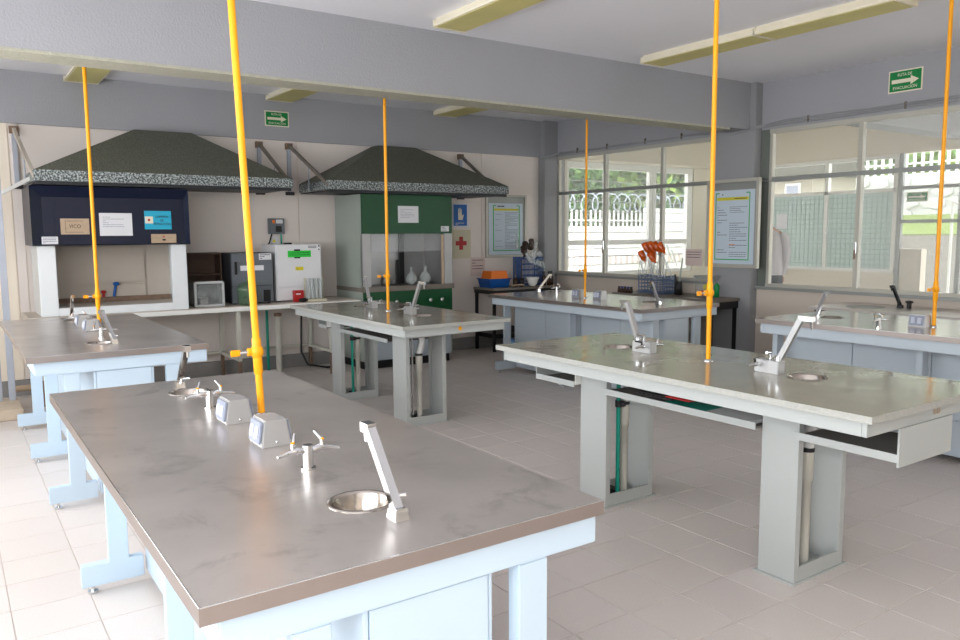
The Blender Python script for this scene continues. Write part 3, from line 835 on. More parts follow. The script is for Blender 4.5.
MB().tube([(3.55, 9.0, 0.8), (3.52, 8.95, 0.5), (3.50, 8.92, 0.2), (3.55, 8.85, 0.05), (3.75, 8.72, 0.015), (3.95, 8.75, 0.015), (4.0, 8.85, 0.03)], 0.013, 8).top('power_cord', M_BLACK, 'black power cord looping on the floor under the bench', 'cord')

# ------------------------------------------------------------------ dark blue fume hood
bh = thing('fume_hood', 'dark navy fume hood with white cabinet standing on the wall bench', 'fume hood', (1.4, 8.65, ZB))
hx0, hx1, hy = 0.73, 2.07, 8.34
box(hx0, hy, ZB + 0.001, hx0 + 0.15, hy + 0.05, 1.52).part('front_post', M_HOODW, bh, bevel=0.006)
box(hx1 - 0.15, hy, ZB + 0.001, hx1, hy + 0.05, 1.52).part('front_post', M_HOODW, bh, bevel=0.006)
box(hx0 + 0.15, hy, ZB + 0.001, hx1 - 0.15, hy + 0.05, 0.925).part('front_sill', M_HOODW, bh, bevel=0.006)
MB().box(hx0 + 0.005, hy + 0.05, ZB + 0.001, hx0 + 0.03, 9.03, 2.075).part('side_panel', M_HOODW, bh)
MB().box(hx1 - 0.03, hy + 0.05, ZB + 0.001, hx1 - 0.005, 9.03, 2.075).part('side_panel', M_HOODW, bh)
lin = box(hx0 + 0.03, 8.98, ZB + 0.001, hx1 - 0.03, 9.02, 2.07).part('back_liner', M_HOODI, bh)
box(hx0 + 0.05, 8.955, 1.12, hx1 - 0.28, 8.98, 1.50).part('baffle', M_HOODI, lin, bevel=0.01)
box(hx0 + 0.05, 8.955, 0.93, hx1 - 0.28, 8.98, 1.10).part('baffle', M_HOODI, lin, bevel=0.01)
box(hx0 + 0.03, hy + 0.05, 0.91, hx1 - 0.03, 8.98, 0.925).part('work_surface', M_HOODI, bh)
box(hx0 + 0.05, 8.90, 0.925, hx1 - 0.05, 8.955, 0.975).part('rear_ledge', M_RUST, bh)
# navy head box with chamfered frame
nx0, nx1, nz0, nz1, ny = 0.69, 2.10, 1.52, 2.075, 8.29
ch = 0.10
hd = MB()
hd.add([(nx0, ny + 0.08, nz0), (nx1, ny + 0.08, nz0), (nx1, ny + 0.08, nz1), (nx0, ny + 0.08, nz1),
        (nx0, 9.03, nz0), (nx1, 9.03, nz0), (nx1, 9.03, nz1), (nx0, 9.03, nz1),
        (nx0, ny, nz0), (nx1, ny, nz0), (nx1, ny, nz1), (nx0, ny, nz1),
        (nx0 + ch, ny + 0.06, nz0 + 0.01), (nx1 - 0.035, ny + 0.06, nz0 + 0.01), (nx1 - 0.035, ny + 0.06, nz1 - 0.1), (nx0 + ch, ny + 0.06, nz1 - 0.1)],
       [(4, 7, 6, 5), (8, 4, 5, 9), (9, 5, 6, 10), (10, 6, 7, 11), (11, 7, 4, 8), (8, 9, 13, 12), (9, 10, 14, 13), (10, 11, 15, 14), (11, 8, 12, 15), (12, 13, 14, 15)])
head = hd.part('head_box', M_NAVY, bh)
yp = ny + 0.06
box(nx0 + 0.20, yp - 0.012, 1.60, nx1 - 0.17, yp, 1.90).part('raised_panel', M_NAVY, head, bevel=0.004)
pl = box(nx0 + 0.245, yp - 0.016, 1.625, nx0 + 0.49, yp - 0.012, 1.775).part('name_plate', M_BRASSP, bh)
text('name_lettering', 'VICO', 0.05, M_INKD, pl, (nx0 + 0.367, yp - 0.0175, 1.70), '-y', 0.10)
MB().box(nx0 + 0.285, yp - 0.0172, 1.64, nx0 + 0.288, yp - 0.016, 1.76).box(nx0 + 0.30, yp - 0.0172, 1.75, nx0 + 0.44, yp - 0.016, 1.753).box(nx0 + 0.30, yp - 0.0172, 1.645, nx0 + 0.44, yp - 0.016, 1.648).part('engraving', M_INKD, pl)
pp = box(nx0 + 0.58, yp - 0.016, 1.61, nx0 + 0.875, yp - 0.012, 1.83).part('notice_paper', M_PAPER, bh)
def lines(parent, m, x0, x1, z0, z1, n, y, seed=1, face='-y', h=0.35):
    rr = random.Random(seed)
    mb = MB()
    dz = (z1 - z0) / n
    for k in range(n):
        zc = z1 - (k + 0.5) * dz
        u = x0
        while u < x1 - 0.01:
            w = min(rr.uniform(0.03, 0.12) * abs(x1 - x0) * 1.6, x1 - u)
            if face == '-y':
                mb.box(u, y - 0.0012, zc - dz * h / 2, u + w, y, zc + dz * h / 2)
            else:
                mb.box(y - 0.0012, -(u), zc - dz * h / 2, y, -(u + w), zc + dz * h / 2)
            u += w + 0.02 * (x1 - x0)
            if rr.random() < 0.12:
                break
    return mb.part('text_lines', m, parent, kind='stuff')
lines(pp, M_INK, nx0 + 0.61, nx0 + 0.80, 1.69, 1.80, 6, yp - 0.016, 3, h=0.22)
cy = box(nx0 + 0.99, yp - 0.016, 1.672, nx0 + 1.245, yp - 0.012, 1.855).part('hood_sign', M_CYAN, bh, bevel=0.0015)
text('sign_lettering', 'CAMPANA\nDE\nEXTRACCIÓN', 0.036, M_INKD, cy, (nx0 + 1.155, yp - 0.0175, 1.76), '-y', 0.16)
box(nx0 + 0.995, yp - 0.0175, 1.73, nx0 + 1.07, yp - 0.016, 1.80).part('sign_picture', M_SIGNW, cy)
MB().sphere((nx0 + 1.032, yp - 0.0178, 1.765), 0.012, 8, (1, 0.1, 1)).part('sign_dot', M_RED, cy)
pb = box(nx0 + 1.045, yp - 0.02, 1.535, nx0 + 1.285, yp - 0.006, 1.625).part('switch_plate', M_BRASSP, bh, bevel=0.002)
box(nx0 + 1.15, yp - 0.024, 1.56, nx0 + 1.18, yp - 0.02, 1.575).part('switch', M_BLACK, pb)
MB().sphere((nx0 + 1.165, yp - 0.021, 1.60), 0.008, 8).part('pilot_lamp', M_RED, pb)
lb = box(nx0 + 0.08, ny + 0.03, 1.535, nx0 + 0.215, ny + 0.034, 1.605).part('inventory_label', M_PAPER, bh)
lines(lb, M_INK, nx0 + 0.09, nx0 + 0.205, 1.54, 1.60, 4, ny + 0.03, 5, h=0.4)
# two small gas cocks inside the hood
MB().tube([(1.36, 8.93, 0.976), (1.36, 8.93, 1.02)], 0.014, 8).sphere((1.36, 8.92, 1.03), 0.028, 8, (1, 1, 0.6)).part('red_tap', M_RED, bh)
MB().tube([(1.46, 8.93, 0.976), (1.48, 8.93, 1.09)], 0.014, 8).sphere((1.485, 8.92, 1.11), 0.026, 8, (1.3, 1, 0.8)).part('blue_tap', M_SIGNB, bh)

# ------------------------------------------------------------------ extraction canopies
def canopy(label, x0, x1, y0, z0, z1, tx0, tx1, zt=2.71, yt=8.86, struts=()):
    t = thing('extraction_canopy', label, 'canopy', ((x0 + x1) / 2, 8.7, z0), 'speckled extraction canopies')
    yw = YB - 0.06
    A = [(x0, y0, z1), (x1, y0, z1), (x1, yw, z1), (x0, yw, z1)]
    B = [(tx0, yt, zt), (tx1, yt, zt), (tx1, yw, zt), (tx0, yw, zt)]
    def slab(q, th=0.012):
        n = (Vector(q[1]) - Vector(q[0])).cross(Vector(q[2]) - Vector(q[0])).normalized() * th
        return MB().add(list(q) + [tuple(Vector(p) - n) for p in q], [(0, 1, 2, 3), (7, 6, 5, 4), (0, 4, 5, 1), (1, 5, 6, 2), (2, 6, 7, 3), (3, 7, 4, 0)])
    slab((A[0], A[1], B[1], B[0])).part('roof_panel', M_ROOF, t)
    slab((A[3], A[0], B[0], B[3])).part('roof_panel', M_ROOF, t)
    slab((A[1], A[2], B[2], B[1])).part('roof_panel', M_ROOF, t)
    box(x0, y0, z0 + 0.012, x1, y0 + 0.012, z1).part('fascia', M_FASC, t)
    box(x0, y0 + 0.012, z0 + 0.012, x0 + 0.012, yw, z1).part('fascia', M_FASC, t)
    box(x1 - 0.012, y0 + 0.012, z0 + 0.012, x1, yw, z1).part('fascia', M_FASC, t)
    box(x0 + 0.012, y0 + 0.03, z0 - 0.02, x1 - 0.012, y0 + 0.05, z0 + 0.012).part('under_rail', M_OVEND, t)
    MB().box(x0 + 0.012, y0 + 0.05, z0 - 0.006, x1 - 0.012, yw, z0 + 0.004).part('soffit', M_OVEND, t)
    for xw, xe in struts:
        s = MB().tube([(xw, YB - 0.03, 2.64), (xw, YB - 0.03, 2.08)], 0.02, square=True).part('wall_bracket', M_GALV, t)
        MB().tube([(xw, YB - 0.05, 2.66), (xe, y0 + 0.03, z0 + 0.05)], 0.016, square=True).part('stay_bar', M_HOODI if xw < 1 else M_DESK, s)
        box(xw - 0.04, YB - 0.06, 2.62, xw + 0.04, YB - 0.012, 2.69).part('anchor', M_RUST, s)
        box(xw - 0.05, YB - 0.05, 2.08, xw + 0.05, YB - 0.012, 2.12).part('anchor', M_INKD, s)
        ym = (YB + y0) / 2
        MB().tube([(xw + (xe - xw) * 0.5, ym, 2.40), (xw + (xe - xw) * 0.5, ym, z0 + 0.01)], 0.007, 6).part('hanger_rod', M_GALV, s)
    return t
canopy('speckled dark canopy over the navy hood at left', 0.725, 3.165, 8.15, 2.10, 2.21, 1.73, 2.31, struts=((0.66, 0.735), (3.12, 3.155)))
canopy('speckled dark canopy over the green hood', 3.585, 6.06, 8.15, 2.10, 2.21, 4.56, 5.10, struts=((3.48, 3.60), (5.92, 5.9)))
MB().tube([(0.30, 8.6, 1.90), (0.74, 8.55, 2.16)], 0.017, square=True).top('stay_tube', M_WHITE, 'white slanted tube at the far left meeting the canopy corner', 'tube')

# ------------------------------------------------------------------ green fume hood
gh = thing('fume_hood', 'green and stainless fume hood under the right-hand canopy', 'fume hood', (4.66, 8.68, 0))
gx0, gx1, gy = 4.04, 5.285, 8.30
MB().box(gx0, gy + 0.02, 0.98, gx0 + 0.02, 9.04, 2.078).part('side_panel', M_GSIDE, gh)
MB().box(gx0, gy + 0.02, 0.10, gx0 + 0.02, 9.04, 0.93).part('side_panel', M_GSIDE, gh)
MB().box(gx0 - 0.004, gy + 0.02, 0.93, gx0 + 0.02, 9.04, 0.98).part('side_trim', M_DESK, gh)
MB().box(gx1 - 0.02, gy + 0.02, 0.10, gx1, 9.04, 2.078).part('side_panel', M_GSIDE, gh)
box(gx0, gy, 1.615, gx1, gy + 0.02, 2.078).part('upper_panel', M_GREEN, gh, bevel=0.003)
box(gx0 + 0.02, gy + 0.02, 2.06, gx1 - 0.02, 9.04, 2.078).part('hood_lid', M_GSIDE, gh)
for a, b_ in ((gx0, gx0 + 0.11), (gx1 - 0.115, gx1)):
    box(a, gy, 0.99, b_, gy + 0.04, 1.615).part('front_post', M_CAST, gh, bevel=0.004)
box(gx0 - 0.005, gy - 0.025, 0.93, gx1 + 0.01, gy + 0.06, 0.99).part('front_sill', M_DESK, gh, bevel=0.004)
li = box(gx0 + 0.02, 8.95, 0.95, gx1 - 0.02, 8.97, 2.06).part('back_liner', M_DKSTEEL, gh)
box(gx0 + 0.021, gy + 0.06, 0.96, gx1 - 0.021, 8.95, 0.972).part('work_surface', M_DKSTEEL, gh)
box(gx0 + 0.021, gy + 0.06, 0.972, gx0 + 0.03, 8.95, 2.055).part('side_liner', M_DKSTEEL, gh)
box(gx1 - 0.03, gy + 0.06, 0.972, gx1 - 0.021, 8.95, 2.055).part('side_liner', M_DKSTEEL, gh)
box(gx0 + 0.03, 8.90, 1.28, gx1 - 0.42, 8.945, 1.62).part('baffle', M_DKSTEEL, li, bevel=0.004)
box(gx1 - 0.44, 8.88, 0.975, gx1 - 0.37, 8.94, 2.0).part('duct_bar', M_BLACK, li)
sa_ = box(gx0 + 0.11, gy + 0.022, 1.40, gx1 - 0.115, gy + 0.026, 1.63).part('sash_glass', M_GLASS, gh)
box(gx1 - 0.15, gy + 0.015, 0.99, gx1 - 0.118, gy + 0.03, 1.60).part('sash_guide', M_BRASSP, gh)
box(gx0 + 0.005, gy + 0.004, 0.62, gx1 - 0.005, gy + 0.03, 0.93).part('control_panel', M_GREEN, gh, bevel=0.003)
for kx in (4.93, 5.10, 4.30, 4.46):
    k_ = MB().tube([(kx, gy + 0.004, 0.80), (kx, gy - 0.035, 0.80)], 0.012, 8).sphere((kx, gy - 0.045, 0.80), 0.026, 10, (1, 0.6, 1)).part('control_knob', M_CHROME, gh)
box(gx0 + 0.01, gy + 0.03, 0.10, gx1 - 0.01, gy + 0.05, 0.62).part('cabinet_front', M_BLUED, gh)
for a, b_ in ((gx0 + 0.02, 4.655), (4.665, gx1 - 0.02)):
    d_ = box(a, gy + 0.012, 0.12, b_, gy + 0.03, 0.61).part('door', M_BLUED, gh, bevel=0.003)
    hx = b_ - 0.06 if a < 4.5 else a + 0.06
    MB().tube([(hx, gy + 0.012, 0.46), (hx, gy - 0.012, 0.46), (hx, gy - 0.012, 0.54), (hx, gy + 0.012, 0.54)], 0.005, 6).part('handle', M_CHROME, d_)
box(gx0 + 0.03, gy + 0.05, 0, gx1 - 0.03, 9.0, 0.10).part('toe_kick', M_BLACK, gh)
np_ = box(4.52, gy - 0.004, 1.745, 4.80, gy, 1.945).part('notice_paper', M_PAPER, gh)
lines(np_, M_INK, 4.55, 4.74, 1.80, 1.91, 6, gy - 0.004, 8, h=0.2)
il = box(5.12, gy - 0.004, 1.64, 5.235, gy, 1.705).part('inventory_label', M_PAPER, gh)
lines(il, M_INK, 5.13, 5.225, 1.645, 1.70, 3, gy - 0.004, 9, h=0.4)
for kx, r in ((4.86, 0.075), (5.06, 0.08)):
    fl = thing('round_flask', 'clear round flask at %s of the pair inside the green hood' % ('left' if kx < 4.9 else 'right'), 'flask', (kx, 8.6, 0.973))
    MB().lathe([(0.001, 0.973), (r * 0.5, 0.975), (r * 0.95, 0.973 + r * 0.55), (r, 0.973 + r), (r * 0.8, 0.973 + r * 1.6), (0.022, 0.973 + r * 2.0), (0.02, 0.973 + r * 2.9), (0.026, 0.973 + r * 2.95)], kx, 8.6, 20).part('glass_body', M_CLEAR, fl)
    MB().lathe([(0.001, 0.976), (r * 0.48, 0.978), (r * 0.9, 0.976 + r * 0.5), (r * 0.94, 0.973 + r * 0.9), (0.001, 0.973 + r * 0.9)], kx, 8.6, 20).part('liquid', M_GSIDE, fl)
MB().lathe([(0.001, 0.973), (0.05, 0.973), (0.052, 1.10), (0.001, 1.10)], 4.5, 8.62, 16).top('metal_can', M_CAST, 'grey metal can standing at left inside the green hood', 'can')

# ------------------------------------------------------------------ appliances on the wall bench
ab = thing('acrylic_chamber', 'clear acrylic glove chamber beside the navy hood', 'chamber', (2.34, 8.62, ZB))
ax0, ax1, ay0, ay1, az1 = 2.17, 2.46, 8.46, 8.76, ZB + 0.26
for a in ((ax0, ay0, ZB, ax1, ay0 + 0.008, az1), (ax0, ay1 - 0.008, ZB, ax1, ay1, az1), (ax0, ay0 + 0.008, ZB, ax0 + 0.008, ay1 - 0.008, az1), (ax1 - 0.008, ay0 + 0.008, ZB, ax1, ay1 - 0.008, az1), (ax0, ay0, az1, ax1, ay1, az1 + 0.008)):
    box(a[0], a[1], a[2] + 0.001, a[3], a[4], a[5]).part('acrylic_panel', M_ACRYL, ab)
fr = MB()
for x in (ax0, ax1):
    fr.tube([(x, ay0, ZB + 0.005), (x, ay0, az1)], 0.012, square=True)
for z in (ZB + 0.014, az1):
    fr.tube([(ax0, ay0, z), (ax1, ay0, z)], 0.012, square=True)
fr.part('corner_frame', M_ACRYLF, ab)
MB().tube([(2.22, ay0 - 0.003, ZB + 0.13), (2.22, ay0 - 0.05, ZB + 0.13)], [0.05, 0.05], 16).part('glove_port', M_ACRYL, ab)
MB().tube([(2.37, ay0 - 0.003, ZB + 0.13), (2.37, ay0 - 0.05, ZB + 0.13)], [0.05, 0.05], 16).part('glove_port', M_ACRYL, ab)
box(2.26, 8.6, ZB + 0.01, 2.34, 8.68, ZB + 0.09).part('inner_base', M_CAST, ab)
sh = thing('storage_cubby', 'dark brown open wooden box behind the acrylic chamber', 'shelf', (2.34, 8.92, ZB))
box(2.11, 8.99, ZB + 0.001, 2.55, 9.03, 1.42).part('back_board', M_WOODD, sh)
box(2.11, 8.78, 1.40, 2.55, 8.99, 1.42).part('top_board', M_WOODD, sh)
box(2.11, 8.78, 1.17, 2.55, 8.99, 1.185).part('shelf_board', M_WOODD, sh)
box(2.11, 8.78, ZB + 0.001, 2.125, 8.99, 1.40).part('side_board', M_WOODD, sh)
box(2.535, 8.78, ZB + 0.001, 2.55, 8.99, 1.40).part('side_board', M_WOODD, sh)
MB().tube([(2.495, 8.66, ZB), (2.475, 8.70, ZB + 0.26)], 0.014, 8).top('grey_rod', M_CAST, 'grey rod leaning between acrylic chamber and grey oven', 'rod')
ov = thing('drying_oven', 'grey drying oven with dark side standing left of the white incubator', 'oven', (2.8, 8.75, ZB))
box(2.58, 8.56, ZB + 0.012, 3.05, 9.02, 1.415).part('body', M_OVEND, ov, bevel=0.006)
for x in (2.62, 3.01):
    for y in (8.6, 8.97):
        MB().cyl(x, y, ZB, ZB + 0.015, 0.018, 10).part('foot', M_BLACK, ov)
dr = box(2.585, 8.535, 1.05, 3.045, 8.56, 1.41).part('door', M_OVENG, ov, bevel=0.005)
hn = box(2.615, 8.515, 1.18, 2.64, 8.535, 1.32).part('handle', M_BLACK, dr, bevel=0.004)
cp = box(2.585, 8.54, ZB + 0.015, 3.045, 8.56, 1.045).part('control_panel', M_OVENG, ov, bevel=0.004)
box(2.93, 8.534, 0.87, 3.01, 8.54, 1.0).part('display', M_BLACK, cp)
MB().tube([(2.72, 8.54, 0.93), (2.72, 8.515, 0.93)], 0.02, 12).part('dial', M_BLACK, cp)
st = box(2.68, 8.531, 1.22, 2.94, 8.535, 1.275).part('paper_label', M_PAPER, ov)
st2 = box(2.89, 8.531, 1.335, 3.03, 8.535, 1.405).part('inventory_label', M_PAPER, ov)
lines(st2, M_INKD, 2.90, 3.02, 1.34, 1.40, 3, 8.531, 12, h=0.4)
wi = thing('incubator', 'white incubator with green tape label on the wall bench', 'incubator', (3.36, 8.75, ZB))
box(3.09, 8.56, ZB + 0.012, 3.63, 9.02, 1.50).part('body', M_OVENW, wi, bevel=0.008)
for x in (3.13, 3.59):
    for y in (8.6, 8.97):
        MB().cyl(x, y, ZB, ZB + 0.015, 0.018, 10).part('foot', M_BLACK, wi)
dr = box(3.10, 8.535, 1.02, 3.625, 8.56, 1.495).part('door', M_OVENW, wi, bevel=0.006)
cp = box(3.10, 8.54, ZB + 0.02, 3.625, 8.56, 1.012).part('control_panel', M_OVENW, wi, bevel=0.004)
for z in (1.44, 1.48, 1.06, 1.03):
    MB().sphere((3.60, 8.533, z), 0.009, 8).part('hinge_screw', M_INKD, dr)
gl = box(3.225, 8.531, 1.355, 3.50, 8.535, 1.43).part('green_label', M_LIME, wi)
lines(gl, M_INKD, 3.24, 3.48, 1.37, 1.415, 2, 8.531, 14, h=0.25)
box(3.30, 8.528, 1.425, 3.37, 8.535, 1.445).part('black_clip', M_BLACK, wi)
box(3.30, 8.528, 1.342, 3.37, 8.535, 1.358).part('black_clip', M_BLACK, wi)
yl = box(3.31, 8.531, 1.205, 3.405, 8.535, 1.245).part('yellow_label', M_YLAB, wi)
lines(yl, M_INKD, 3.32, 3.395, 1.21, 1.24, 2, 8.531, 15, h=0.3)
lines(dr, M_INKD, 3.47, 3.57, 1.455, 1.485, 2, 8.535, 16, h=0.5)
box(3.26, 8.7, 1.50, 3.34, 8.76, 1.52).part('vent_cap', M_BLACK, wi)
cb_ = thing('carboy', 'squat green glass carboy in front of the grey oven', 'jar', (2.71, 8.43, ZB))
MB().lathe([(0.001, ZB + 0.002), (0.09, ZB + 0.002), (0.103, ZB + 0.03), (0.105, ZB + 0.15), (0.113, ZB + 0.165), (0.105, ZB + 0.185), (0.09, ZB + 0.225), (0.03, ZB + 0.255), (0.001, ZB + 0.258)], 2.71, 8.415, 24).part('glass_body', M_CARBOY, cb_)
MB().lathe([(0.012, ZB + 0.256), (0.016, ZB + 0.275), (0.022, ZB + 0.285), (0.001, ZB + 0.295)], 2.71, 8.415, 12).part('lid_knob', M_CARBOY, cb_)
rc = thing('red_box', 'small red box with white lettering in front of the incubator', 'box', (3.31, 8.48, ZB))
box(3.26, 8.45, ZB + 0.001, 3.37, 8.52, ZB + 0.13).part('carton', M_RED, rc, bevel=0.004)
lines(rc, M_WHITE, 3.275, 3.355, ZB + 0.075, ZB + 0.105, 1, 8.45, 17, h=0.5)
MB().sphere((3.34, 8.40, ZB + 0.024), 0.06, 10, (1, 0.6, 0.4)).top('small_device', M_BLACK, 'small black device lying before the red box', 'device')
tr = thing('test_tube_rack', 'rack of tall clear glass cylinders before the incubator', 'rack', (3.50, 8.45, ZB))
box(3.38, 8.38, ZB + 0.001, 3.62, 8.50, ZB + 0.028).part('base', M_CREAMP, tr, bevel=0.003)
for kx in (3.42, 3.47, 3.52, 3.57):
    MB().lathe([(0.001, ZB + 0.029), (0.022, ZB + 0.03), (0.022, ZB + 0.26), (0.025, ZB + 0.262), (0.020, ZB + 0.262), (0.019, ZB + 0.035), (0.001, ZB + 0.034)], kx, 8.44, 12).part('glass_cylinder', M_CLEAR, tr)
for kx in (3.385, 3.60):
    box(kx, 8.47, ZB + 0.028, kx + 0.012, 8.482, ZB + 0.27).part('upright', M_CREAMP, tr)
bx = thing('breaker_box', 'grey breaker box on back wall above the white incubator', 'breaker box', (3.285, 9.06, 1.62))
box(3.195, 9.03, 1.62, 3.385, YB - 0.013, 1.805).part('case', M_OVENG, bx, bevel=0.005)
box(3.275, 9.022, 1.645, 3.345, 9.03, 1.715).part('switch_recess', M_BLACK, bx)
box(3.28, 9.025, 1.745, 3.36, 9.03, 1.79).part('rating_label', M_PAPER, bx)
box(3.235, 9.025, 1.745, 3.265, 9.03, 1.785).part('orange_label', M_ORANGE, bx)
MB().tube([(3.35, 9.065, 1.62), (3.35, 9.065, 1.49)], 0.010, 8).part('green_conduit', M_TEAL, bx)
MB().tube([(3.235, 9.065, 1.62), (3.20, 9.05, 1.52), (3.12, 9.03, 1.43)], 0.009, 8).part('black_lead', M_BLACK, bx)
wn = thing('warning_sticker', 'white electrical warning sticker under the breaker box', 'sticker', (3.27, 9.08, 1.49))
box(3.215, 9.082, 1.49, 3.315, YB - 0.0125, 1.60).part('sticker_sheet', M_PAPER, wn)
MB().prism([(3.245, 1.525), (3.29, 1.525), (3.2675, 1.565)], 'y', 9.0805, 9.082).part('yellow_triangle', M_YLAB, wn)
lines(wn, M_INKD, 3.225, 3.305, 1.495, 1.518, 2, 9.082, 19, h=0.4)

# ------------------------------------------------------------------ signs and posters
def exit_sign_y(x0, x1, z0, z1, y, label):
    s = thing('exit_sign', label, 'sign', ((x0 + x1) / 2, y, z0))
    box(x0, y - 0.006, z0, x1, y, z1).part('sign_plate', M_SIGNW, s)
    e = 0.012
    box(x0 + e, y - 0.008, z0 + e, x1 - e, y - 0.006, z1 - e).part('green_field', M_SIGNG, s)
    w, h = x1 - x0, z1 - z0
    zc = z0 + h * 0.5
    MB().prism([(x0 + w * .10, zc - h * .085), (x0 + w * .66, zc - h * .085), (x0 + w * .66, zc - h * .20), (x0 + w * .9, zc), (x0 + w * .66, zc + h * .20), (x0 + w * .66, zc + h * .085), (x0 + w * .10, zc + h * .085)], 'y', y - 0.0095, y - 0.008).part('arrow', M_SIGNW, s)
    text('lettering', 'RUTA DE', h * 0.19, M_SIGNW, s, (x0 + w * .48, y - 0.009, z0 + h * .78), '-y', w * .42)
    text('lettering', 'EVACUACIÓN', h * 0.19, M_SIGNW, s, (x0 + w * .5, y - 0.009, z0 + h * .20), '-y', w * .70)
def exit_sign_x(y0, y1, z0, z1, x, label):            # y0 is the end nearer the camera
    s = thing('exit_sign', label, 'sign', (x, (y0 + y1) / 2, z0))
    box(x - 0.006, y0, z0, x, y1, z1).part('sign_plate', M_SIGNW, s)
    e = 0.012
    box(x - 0.008, y0 + e, z0 + e, x - 0.006, y1 - e, z1 - e).part('green_field', M_SIGNG, s)
    w, h = y1 - y0, z1 - z0
    zc = z0 + h * 0.5
    MB().prism([(y1 - w * .10, zc - h * .085), (y1 - w * .66, zc - h * .085), (y1 - w * .66, zc - h * .20), (y1 - w * .9, zc), (y1 - w * .66, zc + h * .20), (y1 - w * .66, zc + h * .085), (y1 - w * .10, zc + h * .085)], 'x', x - 0.0095, x - 0.008).part('arrow', M_SIGNW, s)
    text('lettering', 'RUTA DE', h * 0.19, M_SIGNW, s, (x - 0.009, y1 - w * .48, z0 + h * .78), '-x', w * .42)
    text('lettering', 'EVACUACIÓN', h * 0.19, M_SIGNW, s, (x - 0.009, y1 - w * .5, z0 + h * .20), '-x', w * .70)
exit_sign_y(3.195, 3.485, 2.875, 3.05, YB - 0.051, 'green evacuation route sign on the back beam between the canopies')
exit_sign_x(3.76, 4.075, 2.905, 3.11, XW - 0.001, 'green evacuation route sign on the right wall near the ceiling')

bs = thing('hand_sign', 'blue sign with a white hand above the red cross sheet', 'sign', (5.92, YB - 0.013, 1.66))
box(5.79, YB - 0.016, 1.69, 6.06, YB - 0.0125, 2.03).part('white_sheet', M_PAPER, bs)
box(5.81, YB - 0.018, 1.72, 6.03, YB - 0.016, 2.01).part('blue_field', M_SIGNB, bs)
hnd = MB().prism([(5.885, 1.80), (5.955, 1.80), (5.975, 1.87), (5.965, 1.875), (5.945, 1.85), (5.942, 1.95), (5.928, 1.95), (5.925, 1.87), (5.921, 1.965), (5.907, 1.965), (5.904, 1.87), (5.899, 1.955), (5.886, 1.955), (5.883, 1.87)], 'y', YB - 0.0195, YB - 0.018)
hnd.part('white_hand', M_SIGNW, bs)
lines(bs, M_SIGNW, 5.84, 6.0, 1.73, 1.765, 2, YB - 0.018, 21, h=0.4)
rcx = thing('red_cross_sign', 'cream sheet with a red cross beside the green hood', 'sign', (5.93, YB - 0.013, 1.27))
box(5.79, YB - 0.016, 1.27, 6.09, YB - 0.0125, 1.665).part('cream_sheet', M_CREAMP, rcx)
MB().box(5.90, YB - 0.018, 1.39, 5.96, YB - 0.016, 1.57).box(5.84, YB - 0.018, 1.45, 5.90, YB - 0.016, 1.51).box(5.96, YB - 0.018, 1.45, 6.02, YB - 0.016, 1.51).part('red_cross', M_RED, rcx)
nt_ = thing('typed_notice', 'small typed white notice above the basins on back wall', 'notice', (6.2, YB - 0.013, 1.0))
box(6.09, YB - 0.016, 1.02, 6.33, YB - 0.0125, 1.28).part('sheet', M_PINK, nt_)
lines(nt_, M_INKD, 6.11, 6.30, 1.10, 1.26, 4, YB - 0.016, 22, h=0.22)
# framed poster on back wall
p1 = thing('framed_poster', 'framed rules poster on back wall near the corner', 'poster', (6.7, YB - 0.02, 1.29))
for a in ((6.34, 1.27, 6.37, 2.16), (7.03, 1.27, 7.06, 2.16), (6.37, 1.27, 7.03, 1.30), (6.37, 2.13, 7.03, 2.16)):
    box(a[0], YB - 0.04, a[1], a[2], YB - 0.013, a[3]).part('frame_bar', M_FRAMEL, p1)
box(6.37, YB - 0.018, 1.30, 7.03, YB - 0.0125, 2.13).part('backing', M_FRAME, p1)
box(6.40, YB - 0.021, 1.31, 7.0, YB - 0.018, 2.04).part('poster_sheet', M_PAPERB, p1)
bd = MB()
for a in ((6.47, 1.36, 6.485, 2.01), (6.93, 1.36, 6.945, 2.01), (6.485, 1.36, 6.93, 1.372), (6.485, 2.0, 6.53, 2.012), (6.885, 2.0, 6.93, 2.012)):
    bd.box(a[0], YB - 0.0225, a[1], a[2], YB - 0.021, a[3])
bd.part('green_border', M_PGREEN, p1)
box(6.49, YB - 0.0225, 1.935, 6.925, YB - 0.021, 1.965).part('yellow_header', M_PYEL, p1)
lines(p1, M_INKD, 6.55, 6.87, 1.985, 2.01, 1, YB - 0.021, 23, h=0.6)
lines(p1, M_INK, 6.68, 6.915, 1.39, 1.92, 26, YB - 0.021, 24, h=0.28)
lines(p1, M_INK, 6.51, 6.63, 1.39, 1.92, 7, YB - 0.021, 25, h=0.07)
# framed poster on the grey column
p2 = thing('framed_poster', 'framed rules poster mounted on the grey column', 'poster', (7.41, 5.70, 1.2))
X0 = 7.429
for a in ((5.36, 1.205, 5.395, 2.20), (6.03, 1.205, 6.065, 2.20), (5.395, 1.205, 6.03, 1.24), (5.395, 2.165, 6.03, 2.20)):
    box(X0 - 0.05, a[0], a[1], X0, a[2], a[3]).part('frame_bar', M_FRAMEL, p2, bevel=0.003)
box(X0 - 0.012, 5.395, 1.24, X0 - 0.001, 6.03, 2.165).part('backing', M_FRAME, p2)
box(X0 - 0.016, 5.43, 1.245, X0 - 0.012, 6.02, 2.08).part('poster_sheet', M_PAPERB, p2)
bd = MB()
for a in ((5.49, 1.29, 5.502, 2.05), (5.948, 1.29, 5.96, 2.05), (5.502, 1.29, 5.948, 1.302), (5.502, 2.04, 5.545, 2.052), (5.905, 2.04, 5.948, 2.052)):
    bd.box(X0 - 0.0175, a[0], a[1], X0 - 0.016, a[2], a[3])
bd.part('green_border', M_PGREEN, p2)
